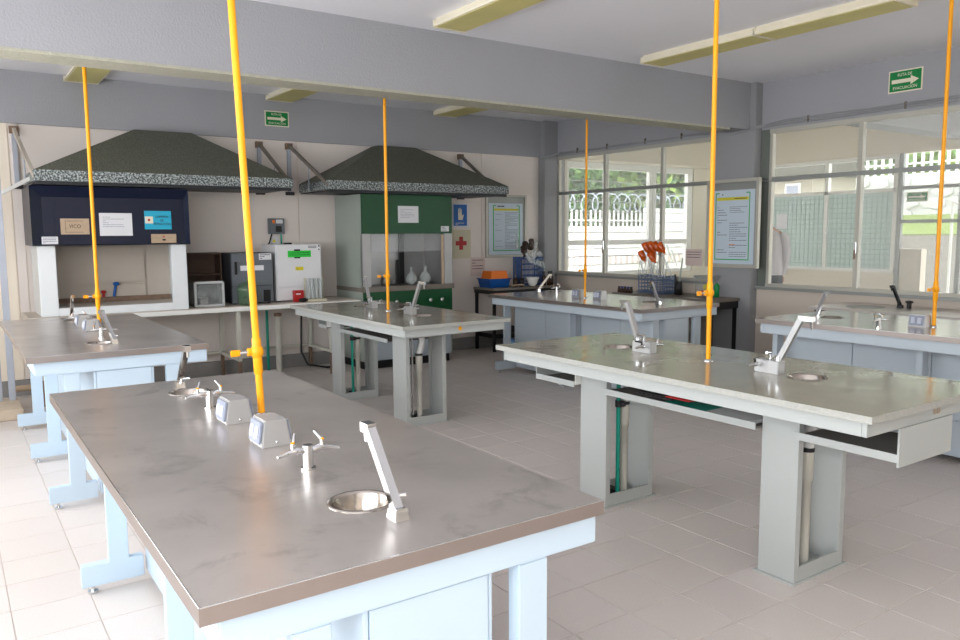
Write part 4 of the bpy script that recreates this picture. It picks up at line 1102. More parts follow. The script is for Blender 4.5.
box(X0 - 0.0175, 5.51, 1.965, X0 - 0.016, 5.94, 2.0).part('yellow_header', M_PYEL, p2)
lines(p2, M_INKD, -5.87, -5.58, 2.02, 2.045, 1, X0 - 0.016, 31, '-x', 0.55)
lines(p2, M_INKD, -5.70, -5.52, 1.972, 1.994, 1, X0 - 0.0175, 32, '-x', 0.4)
for za, zb, n, sd in ((1.82, 1.90, 4, 33), (1.50, 1.72, 9, 34), (1.42, 1.47, 2, 35), (1.32, 1.39, 3, 36)):
    lines(p2, M_INK, -5.76, -5.52, za, zb, n, X0 - 0.016, sd, '-x', 0.30)
for za, zb, n, sd in ((1.70, 1.90, 7, 37), (1.56, 1.62, 2, 38), (1.36, 1.42, 2, 39)):
    lines(p2, M_INK, -5.93, -5.79, za, zb, n, X0 - 0.016, sd, '-x', 0.28)
lines(p2, M_ORANGE, -5.76, -5.68, 1.455, 1.475, 1, X0 - 0.016, 40, '-x', 0.4)
n2 = thing('pink_notice', 'pinkish typed notice hung in the window beside the poster', 'notice', (XW - 0.05, 6.36, 1.2))
box(XW - 0.017, 6.235, 1.205, XW - 0.0102, 6.49, 1.405).part('sheet', M_PINK, n2)
lines(n2, M_INKD, -6.47, -6.26, 1.29, 1.385, 3, XW - 0.017, 41, '-x', 0.25)

# ------------------------------------------------------------------ dark side table at the far corner
stb = thing('side_table', 'dark side table in the far right corner holding basins and glassware', 'table', (6.7, 8.8, 0))
ZS = 0.87
box(6.09, 8.54, ZS - 0.03, 7.28, 9.03, ZS).part('table_top', M_DESK, stb, bevel=0.003)
box(6.10, 8.55, ZS - 0.08, 7.27, 9.02, ZS - 0.03).part('rail', M_BLACK, stb)
for x in (6.11, 7.23):
    for y in (8.56, 8.98):
        box(x, y, 0, x + 0.035, y + 0.035, ZS - 0.08).part('leg', M_BLACK, stb)
box(6.145, 8.57, 0.18, 7.23, 9.01, 0.24).part('lower_shelf', M_BLACK, stb)
def basin(name, label, cx, cy, z, hx, hy, h, m, inv=False):
    mb = MB()
    a, b_ = (1.0, 0.86) if inv else (0.86, 1.0)
    mb.add([(cx - hx * a, cy - hy * a, z), (cx + hx * a, cy - hy * a, z), (cx + hx * a, cy + hy * a, z), (cx - hx * a, cy + hy * a, z),
            (cx - hx * b_, cy - hy * b_, z + h), (cx + hx * b_, cy - hy * b_, z + h), (cx + hx * b_, cy + hy * b_, z + h), (cx - hx * b_, cy + hy * b_, z + h)],
           [(0, 1, 5, 4), (1, 2, 6, 5), (2, 3, 7, 6), (3, 0, 4, 7)] + ([(4, 5, 6, 7)] if inv else [(0, 3, 2, 1)]))
    t_ = thing(name, label, 'basin', (cx, cy, z))
    o = mb.part('tub', m, t_)
    so = o.modifiers.new('wall', 'SOLIDIFY'); so.thickness = 0.006
    zr = z if inv else z + h
    MB().box(cx - hx - 0.012, cy - hy - 0.012, zr - 0.006, cx + hx + 0.012, cy - hy, zr + 0.004).box(cx - hx - 0.012, cy + hy, zr - 0.006, cx + hx + 0.012, cy + hy + 0.012, zr + 0.004).box(cx - hx - 0.012, cy - hy, zr - 0.006, cx - hx, cy + hy, zr + 0.004).box(cx + hx, cy - hy, zr - 0.006, cx + hx + 0.012, cy + hy, zr + 0.004).part('rim', m, t_)
    return t_
basin('plastic_basin', 'blue plastic basin on the dark side table', 6.285, 8.80, ZS + 0.001, 0.175, 0.15, 0.12, M_BLUEP)
ob_ = basin('plastic_basin', 'orange plastic basin upturned inside the blue basin', 6.295, 8.80, ZS + 0.126, 0.145, 0.12, 0.10, M_ORANGE, True)
box(6.44, 8.78, ZS + 0.13, 6.50, 8.82, ZS + 0.145).part('lip', M_ORANGE, ob_)

def wire_rack(name, label, cx, cy, z, wx, wy, h, m, n=4, lean=0.0):
    t_ = thing(name, label, 'drying rack', (cx, cy, z))
    b_ = MB()
    for s in (-1, 1):
        b_.tube([(cx - wx, cy + s * wy, z + 0.01), (cx + wx, cy + s * wy, z + 0.01)], 0.009, 6)
        b_.tube([(cx + s * wx, cy - wy, z + 0.01), (cx + s * wx, cy + wy, z + 0.01)], 0.009, 6)
        b_.tube([(cx - wx, cy + s * wy, z + 0.01), (cx - wx, cy + s * wy, z + h), (cx + wx, cy + s * wy, z + h), (cx + wx, cy + s * wy, z + 0.01)], 0.008, 6)
    b_.part('frame', m, t_)
    for k in range(5):
        zz = z + h * (0.15 + 0.2 * k)
        MB().tube([(cx - wx, cy - wy, zz), (cx + wx, cy - wy, zz), (cx + wx, cy + wy, zz), (cx - wx, cy + wy, zz), (cx - wx, cy - wy, zz)], 0.006, 6).part('wire_row', m, t_)
    for k in range(2 * n + 1):
        u = -1 + k / n
        MB().tube([(cx - wx, cy + u * wy, z), (cx - wx, cy + u * wy, z + h)], 0.0055, 6).part('wire_upright', m, t_)
        MB().tube([(cx + u * wx, cy - wy, z), (cx + u * wx, cy - wy, z + h)], 0.0055, 6).part('wire_upright', m, t_)
    return t_
r1 = wire_rack('drying_rack', 'blue wire drying rack full of glassware on the side table', 6.93, 8.86, ZS + 0.001, 0.19, 0.10, 0.40, M_BLUEW, n=8)
def flask(label, name, p, d, m, r, L, group=None):
    """vessel: mouth points along d from p"""
    d = Vector(d).normalized()
    p = Vector(p)
    t_ = thing(name, label, 'flask' if 'flask' in name else 'vessel', p, group)
    k_ = 0.72 if 'amber' in name else 0.55
    pts = [p, p + d * 0.008, p + d * L * k_, p + d * L * (k_ + 0.12), p + d * L * 0.97, p + d * L]
    MB().tube(pts, [r * 0.8, r, r * 0.9, r * 0.45, r * 0.38, r * 0.48], 14).part('glass_body', m, t_)
    return t_
rng = random.Random(4)
vs_ = [(6.80, 8.80, 1.30, M_BROWNG, 0.05, 0.17, 'dusty brown flask tilted at left of the side-table rack'), (6.86, 8.84, 1.36, M_BROWNG, 0.045, 0.18, 'brown flask tilted in the middle of the side-table rack'),
       (6.95, 8.84, 1.38, M_BROWNG, 0.045, 0.16, 'dark brown flask at the top of the side-table rack'), (7.05, 8.86, 1.36, M_CLEAR, 0.055, 0.16, 'clear flask tilted right on the side-table rack'),
       (6.74, 8.86, 1.40, M_CLEAR, 0.03, 0.22, 'slim clear cylinder sticking up at left of the side-table rack'), (7.10, 8.84, 1.22, M_CLEAR, 0.05, 0.14, 'clear beaker hanging at right of the side-table rack'),
       (6.85, 8.74, 1.14, M_CLEAR, 0.045, 0.13, 'small clear flask hanging low at left on the side-table rack'), (6.98, 8.74, 1.10, M_CLEAR, 0.045, 0.13, 'small clear flask hanging low at right on the side-table rack')]
vs_ += [(6.78, 8.73, 1.20, M_CLEAR, 0.04, 0.12, 'clear beaker hanging at the upper left of the side-table rack'), (6.92, 8.73, 1.22, M_CLEAR, 0.04, 0.13, 'clear flask hanging at the upper middle of the side-table rack'),
        (7.06, 8.73, 1.08, M_CLEAR, 0.04, 0.12, 'clear beaker hanging low at the far right of the side-table rack'), (7.0, 8.88, 1.40, M_BROWNG, 0.04, 0.15, 'brown flask behind the others on the side-table rack')]
for x, y, z, m, r, L, lb in vs_:
    up_ = 1 if ('top' in lb or 'sticking' in lb) else -0.5
    flask(lb, 'glass_vessel', (x, y, z + (0 if up_ > 0 else 0.12)), (rng.uniform(-.4, .5), -0.35, up_), m, r, L, 'vessels on the side-table rack')
bw = thing('white_bowl', 'white bowl tilted against the blue rack on the side table', 'bowl', (6.84, 8.64, ZS))
MB().lathe([(0.03, ZS + 0.002), (0.06, ZS + 0.03), (0.09, ZS + 0.11), (0.095, ZS + 0.125), (0.085, ZS + 0.115), (0.05, ZS + 0.035), (0.001, ZS + 0.02)], 6.84, 8.64, 22).part('bowl_shell', M_WHITE, bw)
for k, (x, y) in enumerate(((7.06, 8.66), (7.13, 8.63), (7.20, 8.67))):
    b_ = thing('reagent_bottle', ('leftmost', 'middle', 'rightmost')[k] + ' of three dark bottles at the right end of the side table', 'bottle', (x, y, ZS), 'dark bottles on the side table')
    MB().lathe([(0.001, ZS + 0.001), (0.032, ZS + 0.001), (0.033, ZS + 0.12), (0.014, ZS + 0.15), (0.014, ZS + 0.17)], x, y, 14).part('glass_body', M_BROWNG, b_)
    MB().cyl(x, y, ZS + 0.168, ZS + 0.20, 0.018, 12).part('cap', M_BLACK, b_)
for k, (x, y, h, m, lb) in enumerate(((6.58, 8.70, 0.20, M_BROWNG, 'slim brown brush jar left of the blue rack'), (6.66, 8.66, 0.24, M_WOODD, 'wooden handled brush standing beside the blue rack'))):
    b_ = thing('brush_jar' if k == 0 else 'bottle_brush', lb, 'brush', (x, y, ZS))
    MB().lathe([(0.001, ZS + 0.001), (0.035, ZS + 0.001), (0.036, ZS + 0.12), (0.03, ZS + 0.12), (0.001, ZS + 0.02)], x, y, 14).part('jar', M_BLACK if k else M_BROWNG, b_)
    MB().tube([(x, y, ZS + 0.02), (x + 0.01, y + 0.02, ZS + h + 0.16)], [0.01, 0.006], 8).part('handle', m, b_)
MB().tube([(6.45, 8.62, ZS + 0.02), (6.52, 8.60, ZS + 0.03), (6.62, 8.60, ZS + 0.03), (6.66, 8.62, ZS + 0.02)], 0.014, 8).top('metal_tongs', M_BRASSP, 'metal tongs lying at the front of the side table', 'tongs')
# jugs and bag stored below
jg = thing('plastic_jug', 'light blue plastic jug on the floor under the side table', 'jug', (6.36, 8.78, 0))
MB().lathe([(0.001, 0.001), (0.10, 0.001), (0.11, 0.02), (0.11, 0.12), (0.06, 0.16), (0.03, 0.175)], 6.36, 8.50, 18).part('body', M_LBLUE, jg)
MB().cyl(6.36, 8.50, 0.172, 0.178, 0.03).part('cap', M_SIGNB, jg)
MB().sphere((6.60, 8.47, 0.075), 0.15, 14, (1, 0.6, 0.5)).top('plastic_bag', M_GSIDE, 'grey plastic bag slumped on the floor under the side table', 'bag')
rd = thing('red_crate', 'red crate on the lower shelf of the side table', 'crate', (6.75, 8.7, 0.241))
box(6.66, 8.59, 0.241, 6.92, 8.80, 0.50).part('crate_body', M_RED, rd, bevel=0.01)
box(6.65, 8.58, 0.46, 6.93, 8.81, 0.49).part('crate_rim', M_RED, rd)
gbox = box(6.40, 8.62, 0.241, 6.52, 8.76, 0.33).top('dark_can', M_INKD, 'dark can on the lower shelf of the side table', 'can', bevel=0.01)

# ------------------------------------------------------------------ counter under the window, with flask rack
ZW = 0.865
wc = thing('window_counter', 'dark narrow counter under the window behind the blue-grey table', 'counter', (7.2, 6.35, 0))
box(6.93, 5.60, ZW - 0.035, XW - 0.005, 7.15, ZW).part('counter_top', M_DESK, wc, bevel=0.006)
box(6.94, 5.62, ZW - 0.12, XW - 0.01, 7.13, ZW - 0.036).part('apron', M_BLACK, wc)
for y in (5.64, 7.06):
    for x in (6.97, 7.42):
        box(x, y, 0, x + 0.05, y + 0.05, ZW - 0.12).part('leg', M_BLACK, wc)
rk = wire_rack('drying_rack', 'grey-blue drying rack with amber flasks under the window', 7.22, 6.66, ZW + 0.001, 0.11, 0.20, 0.22, M_STEELW)
for k in range(10):
    yy = 6.44 + 0.05 * k
    MB().tube([(7.10 + 0.02 * (k % 2), yy, ZW + 0.20), (7.22, yy + 0.06, ZW + 0.40 + 0.03 * (k % 3))], [0.006, 0.004], 6).part('peg', M_CHROME, rk)
am = ((7.2, 6.93, 1.31, -0.2), (7.2, 6.87, 1.41, -0.2), (7.2, 6.79, 1.42, 0.0), (7.2, 6.71, 1.42, 0.1), (7.2, 6.63, 1.41, 0.1), (7.18, 6.76, 1.29, 0.2), (7.25, 6.82, 1.36, 0.0))
for k, (x, y, z, dy) in enumerate(am):
    lb = ('amber flask at the far left of the window rack', 'amber flask second from left on the window rack', 'amber flask at the centre top of the window rack', 'amber flask right of centre on the window rack',
          'dark amber flask at the right end of the window rack', 'amber flask drooping low in the middle of the window rack', 'amber flask tucked behind the others on the window rack')[k]
    flask(lb, 'amber_flask', (x, y, z + 0.07), (0.25, -0.55 + dy * -0.5, -1), M_AMBER, 0.042, 0.15, 'amber flasks on the window rack')
for k, (x, y, z) in enumerate(((7.2, 6.50, 1.36), (7.22, 6.44, 1.30), (7.2, 6.56, 1.24), (7.15, 6.88, 1.16), (7.12, 6.70, 1.14), (7.12, 6.60, 1.12), (7.16, 6.46, 1.15), (7.22, 6.9, 1.05))):
    flask(('tall clear pipette at right of the window rack', 'clear pipette at the right edge of the window rack', 'clear test tube right of the amber flasks', 'clear tube at the left edge of the window rack',
           'clear tube below the amber flasks', 'clear tube low in the middle of the window rack', 'clear tube low at right of the window rack', 'clear tube low behind the left of the window rack')[k],
          'glass_tube', (x, y, z + 0.1), (0.1, -0.4, -1), M_CLEAR, 0.014, 0.22, 'clear tubes on the window rack')
for k in range(5):
    y = 6.88 + 0.052 * (4 - k) + 0.0
    b_ = thing('ink_bottle', ('leftmost', 'second', 'middle', 'fourth', 'rightmost')[k] + ' small dark bottle in the row left of the window rack', 'bottle', (7.02, y, ZW), 'small dark bottles under the window')
    MB().lathe([(0.001, ZW + 0.001), (0.022, ZW + 0.001), (0.023, ZW + 0.045), (0.012, ZW + 0.055)], 7.00, y, 12).part('glass_body', M_BROWNG, b_)
    MB().cyl(7.00, y, ZW + 0.054, ZW + 0.078, 0.018, 12).part('cap', M_BLACK if k % 2 == 0 else mat('cap_blue', srgb(28, 30, 120), 0.4), b_)
bt = thing('brush_holder', 'black holder with a tall brush right of the amber flask rack', 'holder', (7.24, 6.32, ZW))
MB().lathe([(0.001, ZW + 0.001), (0.05, ZW + 0.001), (0.045, ZW + 0.16), (0.038, ZW + 0.16), (0.001, ZW + 0.02)], 7.24, 6.34, 14).part('cup', M_BLACK, bt)
MB().tube([(7.24, 6.34, ZW + 0.05), (7.25, 6.29, ZW + 0.44)], [0.012, 0.009], 8).part('brush_handle', M_GSIDE, bt)
MB().tube([(7.24, 6.36, ZW + 0.05), (7.26, 6.41, ZW + 0.24)], [0.010, 0.012], 8).part('short_handle', M_BLACK, bt)
jr = thing('plastic_canister', 'clear lidded canister at the right end of the window counter', 'canister', (7.28, 5.97, ZW))
box(7.2, 5.88, ZW + 0.001, 7.36, 6.06, ZW + 0.22).part('canister_body', M_ACRYL, jr, bevel=0.01)
box(7.19, 5.87, ZW + 0.22, 7.37, 6.07, ZW + 0.245).part('lid', M_FRAME, jr, bevel=0.004)
for k, (x, y, z, m) in enumerate(((7.26, 6.0, 0.03, M_RED), (7.3, 5.93, 0.05, M_WOODD), (7.25, 5.94, 0.1, M_YLAB))):
    MB().sphere((x, y, ZW + z + 0.012), 0.035, 8).part('contents', m, jr)
MB().lathe([(0.001, ZW + 0.001), (0.03, ZW + 0.001), (0.03, ZW + 0.14), (0.001, ZW + 0.17)], 7.27, 5.80, 12).top('spice_jar', M_SIGNG, 'small green jar with a red top beside the clear canister', 'jar')

# ------------------------------------------------------------------ steel counter under the corridor window
rcn = thing('wall_counter', 'thin steel counter under the corridor window at the right edge', 'counter', (7.1, 3.0, 0))
box(6.76, 0.8, 0.872, XW - 0.05, 4.33, 0.90).part('counter_top', M_STEEL, rcn, bevel=0.006)
box(6.80, 0.84, 0.80, XW - 0.06, 4.28, 0.871).part('apron', M_BLACK, rcn)
for y in (0.9, 2.5, 4.2):
    for x in (6.84, 7.38):
        box(x, y, 0, x + 0.05, y + 0.05, 0.80).part('leg', M_BLACK, rcn)
_zt = ZT
ZT = 0.90
MB().lathe([(0.17, ZT + 0.0005), (0.168, ZT + 0.003), (0.15, ZT + 0.001), (0.001, ZT + 0.0008)], 7.10, 3.95, 30).part('sink_rim', M_DKSTEEL, rcn)
faucet(rcn, 7.24, 3.70, -1, 0.25, h=0.20, reach=0.10, m=M_BLACK, blue=False)
MB().cyl(7.24, 3.62, ZT, ZT + 0.05, 0.02, 10).sphere((7.24, 3.62, ZT + 0.06), 0.03, 10, (1.2, 1.2, 0.5)).part('tap_knob', M_BLACK, rcn)
ZT = _zt

# ------------------------------------------------------------------ galvanised post on plinth at the far left
pst = thing('steel_post', 'galvanised post on a concrete plinth at the far left edge', 'post', (0.3, 8.1, 0))
box(-0.6, 7.85, 0, 0.50, 8.45, 0.10).part('plinth', M_CONCRETE, pst, bevel=0.01)
MB().box(0.42, 8.30, 0.10, 0.475, 8.35, 2.72).part('upright', M_GALV, pst, bevel=0.004)
box(0.33, 8.31, 0.10, 0.37, 8.34, 2.72).part('upright', M_GALV, pst, bevel=0.004)
MB().tube([(0.50, 8.80, 0.12), (0.98, 8.8, 0.12)], 0.03, 10).top('copper_pipe', M_BRASSP, 'orange-brown pipe low on the floor left of the first table', 'pipe')

# ------------------------------------------------------------------ corridor and garden beyond the right windows
struct('corridor_floor', box(XW + 0.15, -4, -0.12, 11.65, YB, 0.15), M_GROUND, 'pale raised corridor floor beyond the right windows')
struct('corridor_ceiling', box(XW + 0.15, -4, ZC, 11.65, YB + 0.15, ZC + 0.15), M_OUTW, 'cream corridor ceiling beyond the right windows')
struct('corridor_beam', box(XW + 0.15, YB - 0.3, 2.70, 11.5, YB, ZC), M_OUTW, 'cream beam across the far end of the corridor')
struct('corridor_beam', box(XW + 0.15, 5.0, 2.85, 11.5, 5.3, ZC), M_GREY, 'grey beam crossing the corridor ceiling')
struct('wall_corridor_back', box(XW + 0.15, YB, 0, 7.86, YB + 0.15, 2.70), M_OUTW, 'cream pier left of the far garden window')
struct('wall_corridor_back', box(10.72, YB, 0, 11.65, YB + 0.15, 2.70), M_OUTW, 'cream pier right of the far garden window')
struct('wall_corridor_back', box(7.86, YB, 0, 10.72, YB + 0.15, 0.95), M_OUTW, 'cream sill wall of the far garden window')
struct('wall_corridor_back', box(XW + 0.15, YB, 2.70, 11.65, YB + 0.15, ZC), M_OUTW, 'cream lintel of the far garden window')
gw = thing('window_3', 'white barred garden window at the far end of the corridor', None, (9.3, YB + 0.05, 0.95), kind='structure')
for a in ((7.86, 0.95, 7.92, 2.70), (10.60, 0.95, 10.72, 2.70), (7.92, 0.95, 10.60, 1.0), (7.92, 2.60, 10.60, 2.70)):
    box(a[0], YB + 0.02, a[1], a[2], YB + 0.09, a[3]).part('window_frame', M_OUTF, gw)
for x in (8.72, 9.70, 9.79):
    box(x - 0.035, YB + 0.02, 1.0, x + 0.035, YB + 0.09, 2.6).part('mullion', M_OUTF, gw)
box(7.92, YB + 0.025, 1.42, 10.60, YB + 0.085, 1.50).part('transom', M_OUTF, gw)
for k, z in enumerate((1.10, 1.24, 1.36, 1.62, 1.78, 1.94, 2.10, 2.26, 2.42)):
    MB().tube([(7.9, YB + 0.12, z), (10.65, YB + 0.12, z)], 0.009, 6).part('security_bar', M_FRAME, gw)
for a, b_ in ((7.92, 8.685), (8.755, 9.665), (9.825, 10.60)):
    for c, d in ((1.0, 1.42), (1.5, 2.6)):
        box(a, YB + 0.05, c, b_, YB + 0.056, d).part('pane', M_GLASS, gw)
# parallel outer wall of the corridor, wired-glass screen
XO = 11.5
struct('wall_corridor_side', box(XO, 6.0, 0, XO + 0.15, YB, 1.0), M_STUCCO, 'cream stucco sill wall below the wired glass screen')
struct('wall_corridor_side', box(XO, -4, 2.72, XO + 0.15, YB, ZC), M_STUCCO, 'cream lintel above the wired glass screen')
struct('column', box(XO, 5.62, 0, XO + 0.15, 5.98, 1.35), M_STUCCO, 'low grey stucco pier at the end of the wired glass screen')
gs = thing('window_4', 'white-framed wired glass screen on the far side of the corridor', None, (XO, 7.3, 1.0), kind='structure')
for z in (1.0, 2.18, 2.66):
    box(XO - 0.03, 6.0, z, XO + 0.05, YB, z + 0.05).part('rail', M_OUTF, gs)
for y in (6.02, 7.10, 8.2, 8.9):
    box(XO - 0.03, y - 0.03, 1.05, XO + 0.05, y + 0.03, 2.66).part('mullion', M_OUTF, gs)
for a, b_ in ((6.05, 7.07), (7.13, 8.17), (8.23, 8.87)):
    box(XO + 0.005, a, 1.05, XO + 0.011, b_, 2.18).part('wired_pane', M_MESHG, gs)
    box(XO + 0.005, a, 2.23, XO + 0.011, b_, 2.66).part('pane', M_GLASS, gs)
wg = MB()
y = 6.06
while y < 8.9:
    wg.box(XO + 0.001, y, 1.05, XO + 0.004, y + 0.011, 2.18)
    y += 0.078
z = 1.10
while z < 2.17:
    wg.box(XO + 0.001, 6.05, z, XO + 0.004, 8.87, z + 0.011)
    z += 0.078
wg.part('wire_mesh', M_WIRE, gs, kind='stuff')
box(XO - 0.012, 7.78, 1.66, XO - 0.004, 7.98, 1.90).part('paper_notice', M_PAPER, gs)
# open bay with glass doors to the garden
od = thing('door_1', 'aluminium and glass garden doors beyond the corridor at the right edge', None, (XO, 3.5, 0.15), kind='structure')
for y in (5.95, 5.12, 4.35, 3.55, 2.6, 1.6):
    box(XO - 0.03, y - 0.03, 0.15, XO + 0.03, y + 0.03, 2.72).part('stile', M_FRAME, od)
for z in (0.15, 1.72, 2.2):
    box(XO - 0.03, 1.6, z, XO + 0.03, 5.92, z + 0.05).part('rail', M_FRAME, od)
for a, b_ in ((5.15, 5.92), (4.38, 5.09), (3.58, 4.32), (2.63, 3.52), (1.63, 2.57)):
    box(XO - 0.003, a, 0.2, XO + 0.003, b_, 2.2).part('pane', M_GLASS, od)
exit_sign_x(5.55, 5.85, 2.02, 2.16, XO - 0.035, 'small green sign on the garden doors standing in for a reflection in the window glass')  # reflection in the corridor window glass, built as a solid sign
gr = thing('handrail', 'thin white slanted handrail outside the garden doors', 'handrail', (12.2, 4.6, 0.5))
MB().tube([(12.3, 5.6, 2.05), (12.3, 4.3, 1.15)], 0.02, 8).part('rail', M_FENCE, gr)
MB().tube([(12.3, 4.3, 1.15), (12.3, 4.3, -0.1)], 0.02, 8).part('post', M_FENCE, gr)
MB().tube([(12.3, 5.6, 2.05), (12.3, 5.6, -0.1)], 0.02, 8).part('post', M_FENCE, gr)
# garden ground, lawn, stone wall, fences and trees
struct('ground', box(-14, YB + 0.2, -0.3, 60, 60, -0.15), M_GROUND, 'pale paved yard outside the garden window')
struct('ground', box(11.66, -20, -0.3, 60, YB + 0.19, -0.15), M_GROUND, 'pale paved yard beyond the garden doors')
rw = struct('retaining_wall', box(16.3, 0, -0.149, 16.49, 14, 1.52), M_RETAIN, 'low concrete wall holding the raised lawn')
sv = thing('stone_wall', 'pale rubble stone retaining wall behind a grass strip', 'wall', (19, 6, -0.15))
struct('lawn', MB().prism([(16.5, -0.149), (18.9, -0.149), (18.9, 2.0), (16.5, 1.55)], 'y', 0, 14), M_GRASS, 'strip of raised lawn before the stone wall')
box(18.9, 0, -0.15, 19.3, 14, 2.95).part('mortar_core', M_ROCK, sv)
srng = random.Random(11)
for r_ in range(4):
    yy = 3.0
    while yy < 11.5:
        w = srng.uniform(0.35, 0.7)
        zc = 1.85 + 0.26 * r_
        n = 7
        poly = [(yy + w / 2 + w * 0.47 * math.cos(k * 2 * math.pi / n + srng.uniform(-.2, .2)), zc + 0.15 + 0.14 * math.sin(k * 2 * math.pi / n + srng.uniform(-.2, .2))) for k in range(n)]
        MB().prism(poly, 'x', 18.84, 18.95).part('stone', M_ROCK, sv)
        yy += w
def picket_fence(label, p0, p1, z0, z1, wire=True, sp=0.19):
    t_ = thing('picket_fence', label, 'fence', (p0[0], p0[1], z0))
    v = Vector((p1[0] - p0[0], p1[1] - p0[1], 0)); L = v.length; v.normalize(); nrm = Vector((-v.y, v.x, 0))
    mb = MB()
    k = 0
    while k * sp < L:
        c = Vector((p0[0], p0[1], 0)) + v * (k * sp)
        q = [c - v * .035 - nrm * .008, c + v * .035 - nrm * .008, c + v * .035 + nrm * .008, c - v * .035 + nrm * .008]
        mb.add([(p.x, p.y, z0) for p in q] + [(p.x, p.y, z1) for p in q], [(0, 3, 2, 1), (4, 5, 6, 7), (0, 1, 5, 4), (1, 2, 6, 5), (2, 3, 7, 6), (3, 0, 4, 7)])
        k += 1
    mb.part('pickets', M_FENCE, t_, kind='stuff')
    for z in (z0 + 0.25, z1 - 0.3):
        a = Vector((p0[0], p0[1], z)); b_ = Vector((p1[0], p1[1], z))
        MB().tube([a + nrm * 0.04, b_ + nrm * 0.04], 0.02, square=True).part('rail', M_FENCE, t_)
    if wire:
        pts = []
        n = int(L / 0.05)
        for i in range(n):
            th = i * 2 * math.pi / 9
            c = Vector((p0[0], p0[1], 0)) + v * (i * L / n) + nrm * (0.24 * math.cos(th))
            pts.append((c.x, c.y, z1 + 0.25 + 0.26 * math.sin(th)))
        MB().tube(pts, 0.022, 4, cap=False).part('razor_wire', M_GALV, t_, kind='stuff')
    return t_
picket_fence('white picket fence topped with razor wire outside the garden window', (6, 17.5), (24, 17.5), -0.15, 2.3)
picket_fence('white picket fence on top of the stone wall behind the garden doors', (19.1, 2), (19.1, 14), 2.95, 4.2)
ow = thing('garden_wall', 'low white wall with a row of small openings before the picket fence', 'wall', (15, 15.9, -0.15))
box(6, 16.0, -0.15, 24, 16.2, 1.8).part('wall_body', M_FENCE, ow)
for k in range(60):
    box(9 + 0.22 * k, 15.985, 0.75, 9.09 + 0.22 * k, 16.0, 1.0).part('vent_brick', M_PINK, ow)
blank = thing('garden_wall', 'plain white wall stretch seen through the right side of the garden window', 'wall', (19.5, 16.7, -0.15))
box(17.5, 16.6, -0.15, 23.5, 16.75, 2.35).part('wall_body', M_FENCE, blank)
nb = thing('neighbour_building', 'cream building with grey eave beyond the wired glass screen', 'building', (15.5, 11.5, -0.15))
box(14.6, 9.35, -0.15, 16.2, 11.3, 2.75).part('wall_body', M_NBW, nb)
box(14.3, 9.2, 2.75, 16.25, 11.4, 3.3).part('eave', M_EAVE, nb)
for yw_ in (9.6, 10.25, 10.8):
    wf = box(14.57, yw_, 1.9, 14.6, yw_ + 0.35, 2.6).part('window_frame', M_OUTF, nb)
    box(14.56, yw_ + 0.04, 1.94, 14.57, yw_ + 0.31, 2.56).part('pane', M_PLATE, wf)
def hedge(label, x0, x1, y, h, seed, m, along='x'):
    rg = random.Random(seed)
    mb = MB()
    n = int((x1 - x0) / 0.8)
    for i in range(n):
        for zz in range(int(h / 0.9)):
            u = x0 + 0.8 * i + rg.uniform(-.3, .3)
            c = (u, y + rg.uniform(-.5, .5), 0.4 + 0.9 * zz) if along == 'x' else (y + rg.uniform(-.5, .5), u, 0.4 + 0.9 * zz)
            mb.sphere(c, rg.uniform(0.7, 1.0), 8, (1, 1, rg.uniform(.8, 1.1)))
    return mb.top('hedge', m, label, 'hedge')
hedge('tall dark hedge behind the trees beyond the picket fence', 14, 40, 26.5, 7.5, 71, M_LEAF[0])
hedge('tall green hedge behind the stone wall', 2, 22, 28.0, 6.5, 72, M_LEAF[1], 'y')
def tree(label, x, y, h, r, mi, seed):
    rg = random.Random(seed)
    t_ = thing('garden_tree', label, 'tree', (x, y, -0.15), 'trees beyond the fence')
    MB().tube([(x, y, -0.15), (x + 0.1, y, h * 0.4), (x, y + 0.1, h * 0.75)], [0.22, 0.16, 0.06], 8).part('trunk', M_BARK, t_)
    cl = [Vector((x, y, h * 0.6)) + Vector((rg.gauss(0, r * .5), rg.gauss(0, r * .4), rg.gauss(0, h * .2))) for _ in range(14)]
    for mi_ in (mi, (mi + 1) % 3):
        mb = MB()
        for _ in range(2600):
            c = rg.choice(cl) + Vector((rg.gauss(0, r * .22), rg.gauss(0, r * .22), rg.gauss(0, r * .2)))
            s = rg.uniform(0.10, 0.26)
            a = Vector((rg.gauss(0, 1), rg.gauss(0, 1), rg.gauss(0, 1))).normalized()
            b_ = a.cross(Vector((rg.gauss(0, 1), rg.gauss(0, 1), rg.gauss(0, 1)))).normalized()
            mb.add([c - a * s, c + b_ * s * 0.5, c + a * s, c - b_ * s * 0.5], [(0, 1, 2, 3)])
        mb.part('foliage', M_LEAF[mi_], t_, kind='stuff', recalc=False)
    return t_
for k, (x, y, h, r, mi, lb) in enumerate(((18.6, 21.5, 6.2, 1.9, 0, 'dark green tree at the left of the garden window'), (20.4, 22.5, 6.4, 1.9, 1, 'mid green tree left of centre in the garden window'), (22.4, 21.8, 6.2, 1.8, 2, 'yellow-green tree at the centre of the garden window'),
                                       (24.4, 22.6, 6.4, 1.9, 2, 'bright yellow-green tree right of centre in the garden window'), (26.6, 21.8, 6.4, 2.0, 1, 'green tree at the far right of the garden window'), (24, 12, 6.8, 2.2, 1, 'green tree above the stone wall seen through the corridor'), (24, 7.5, 6.4, 2.2, 0, 'dark green tree beyond the garden doors'))):
    tree(lb, x, y, h, r, mi, 50 + k)

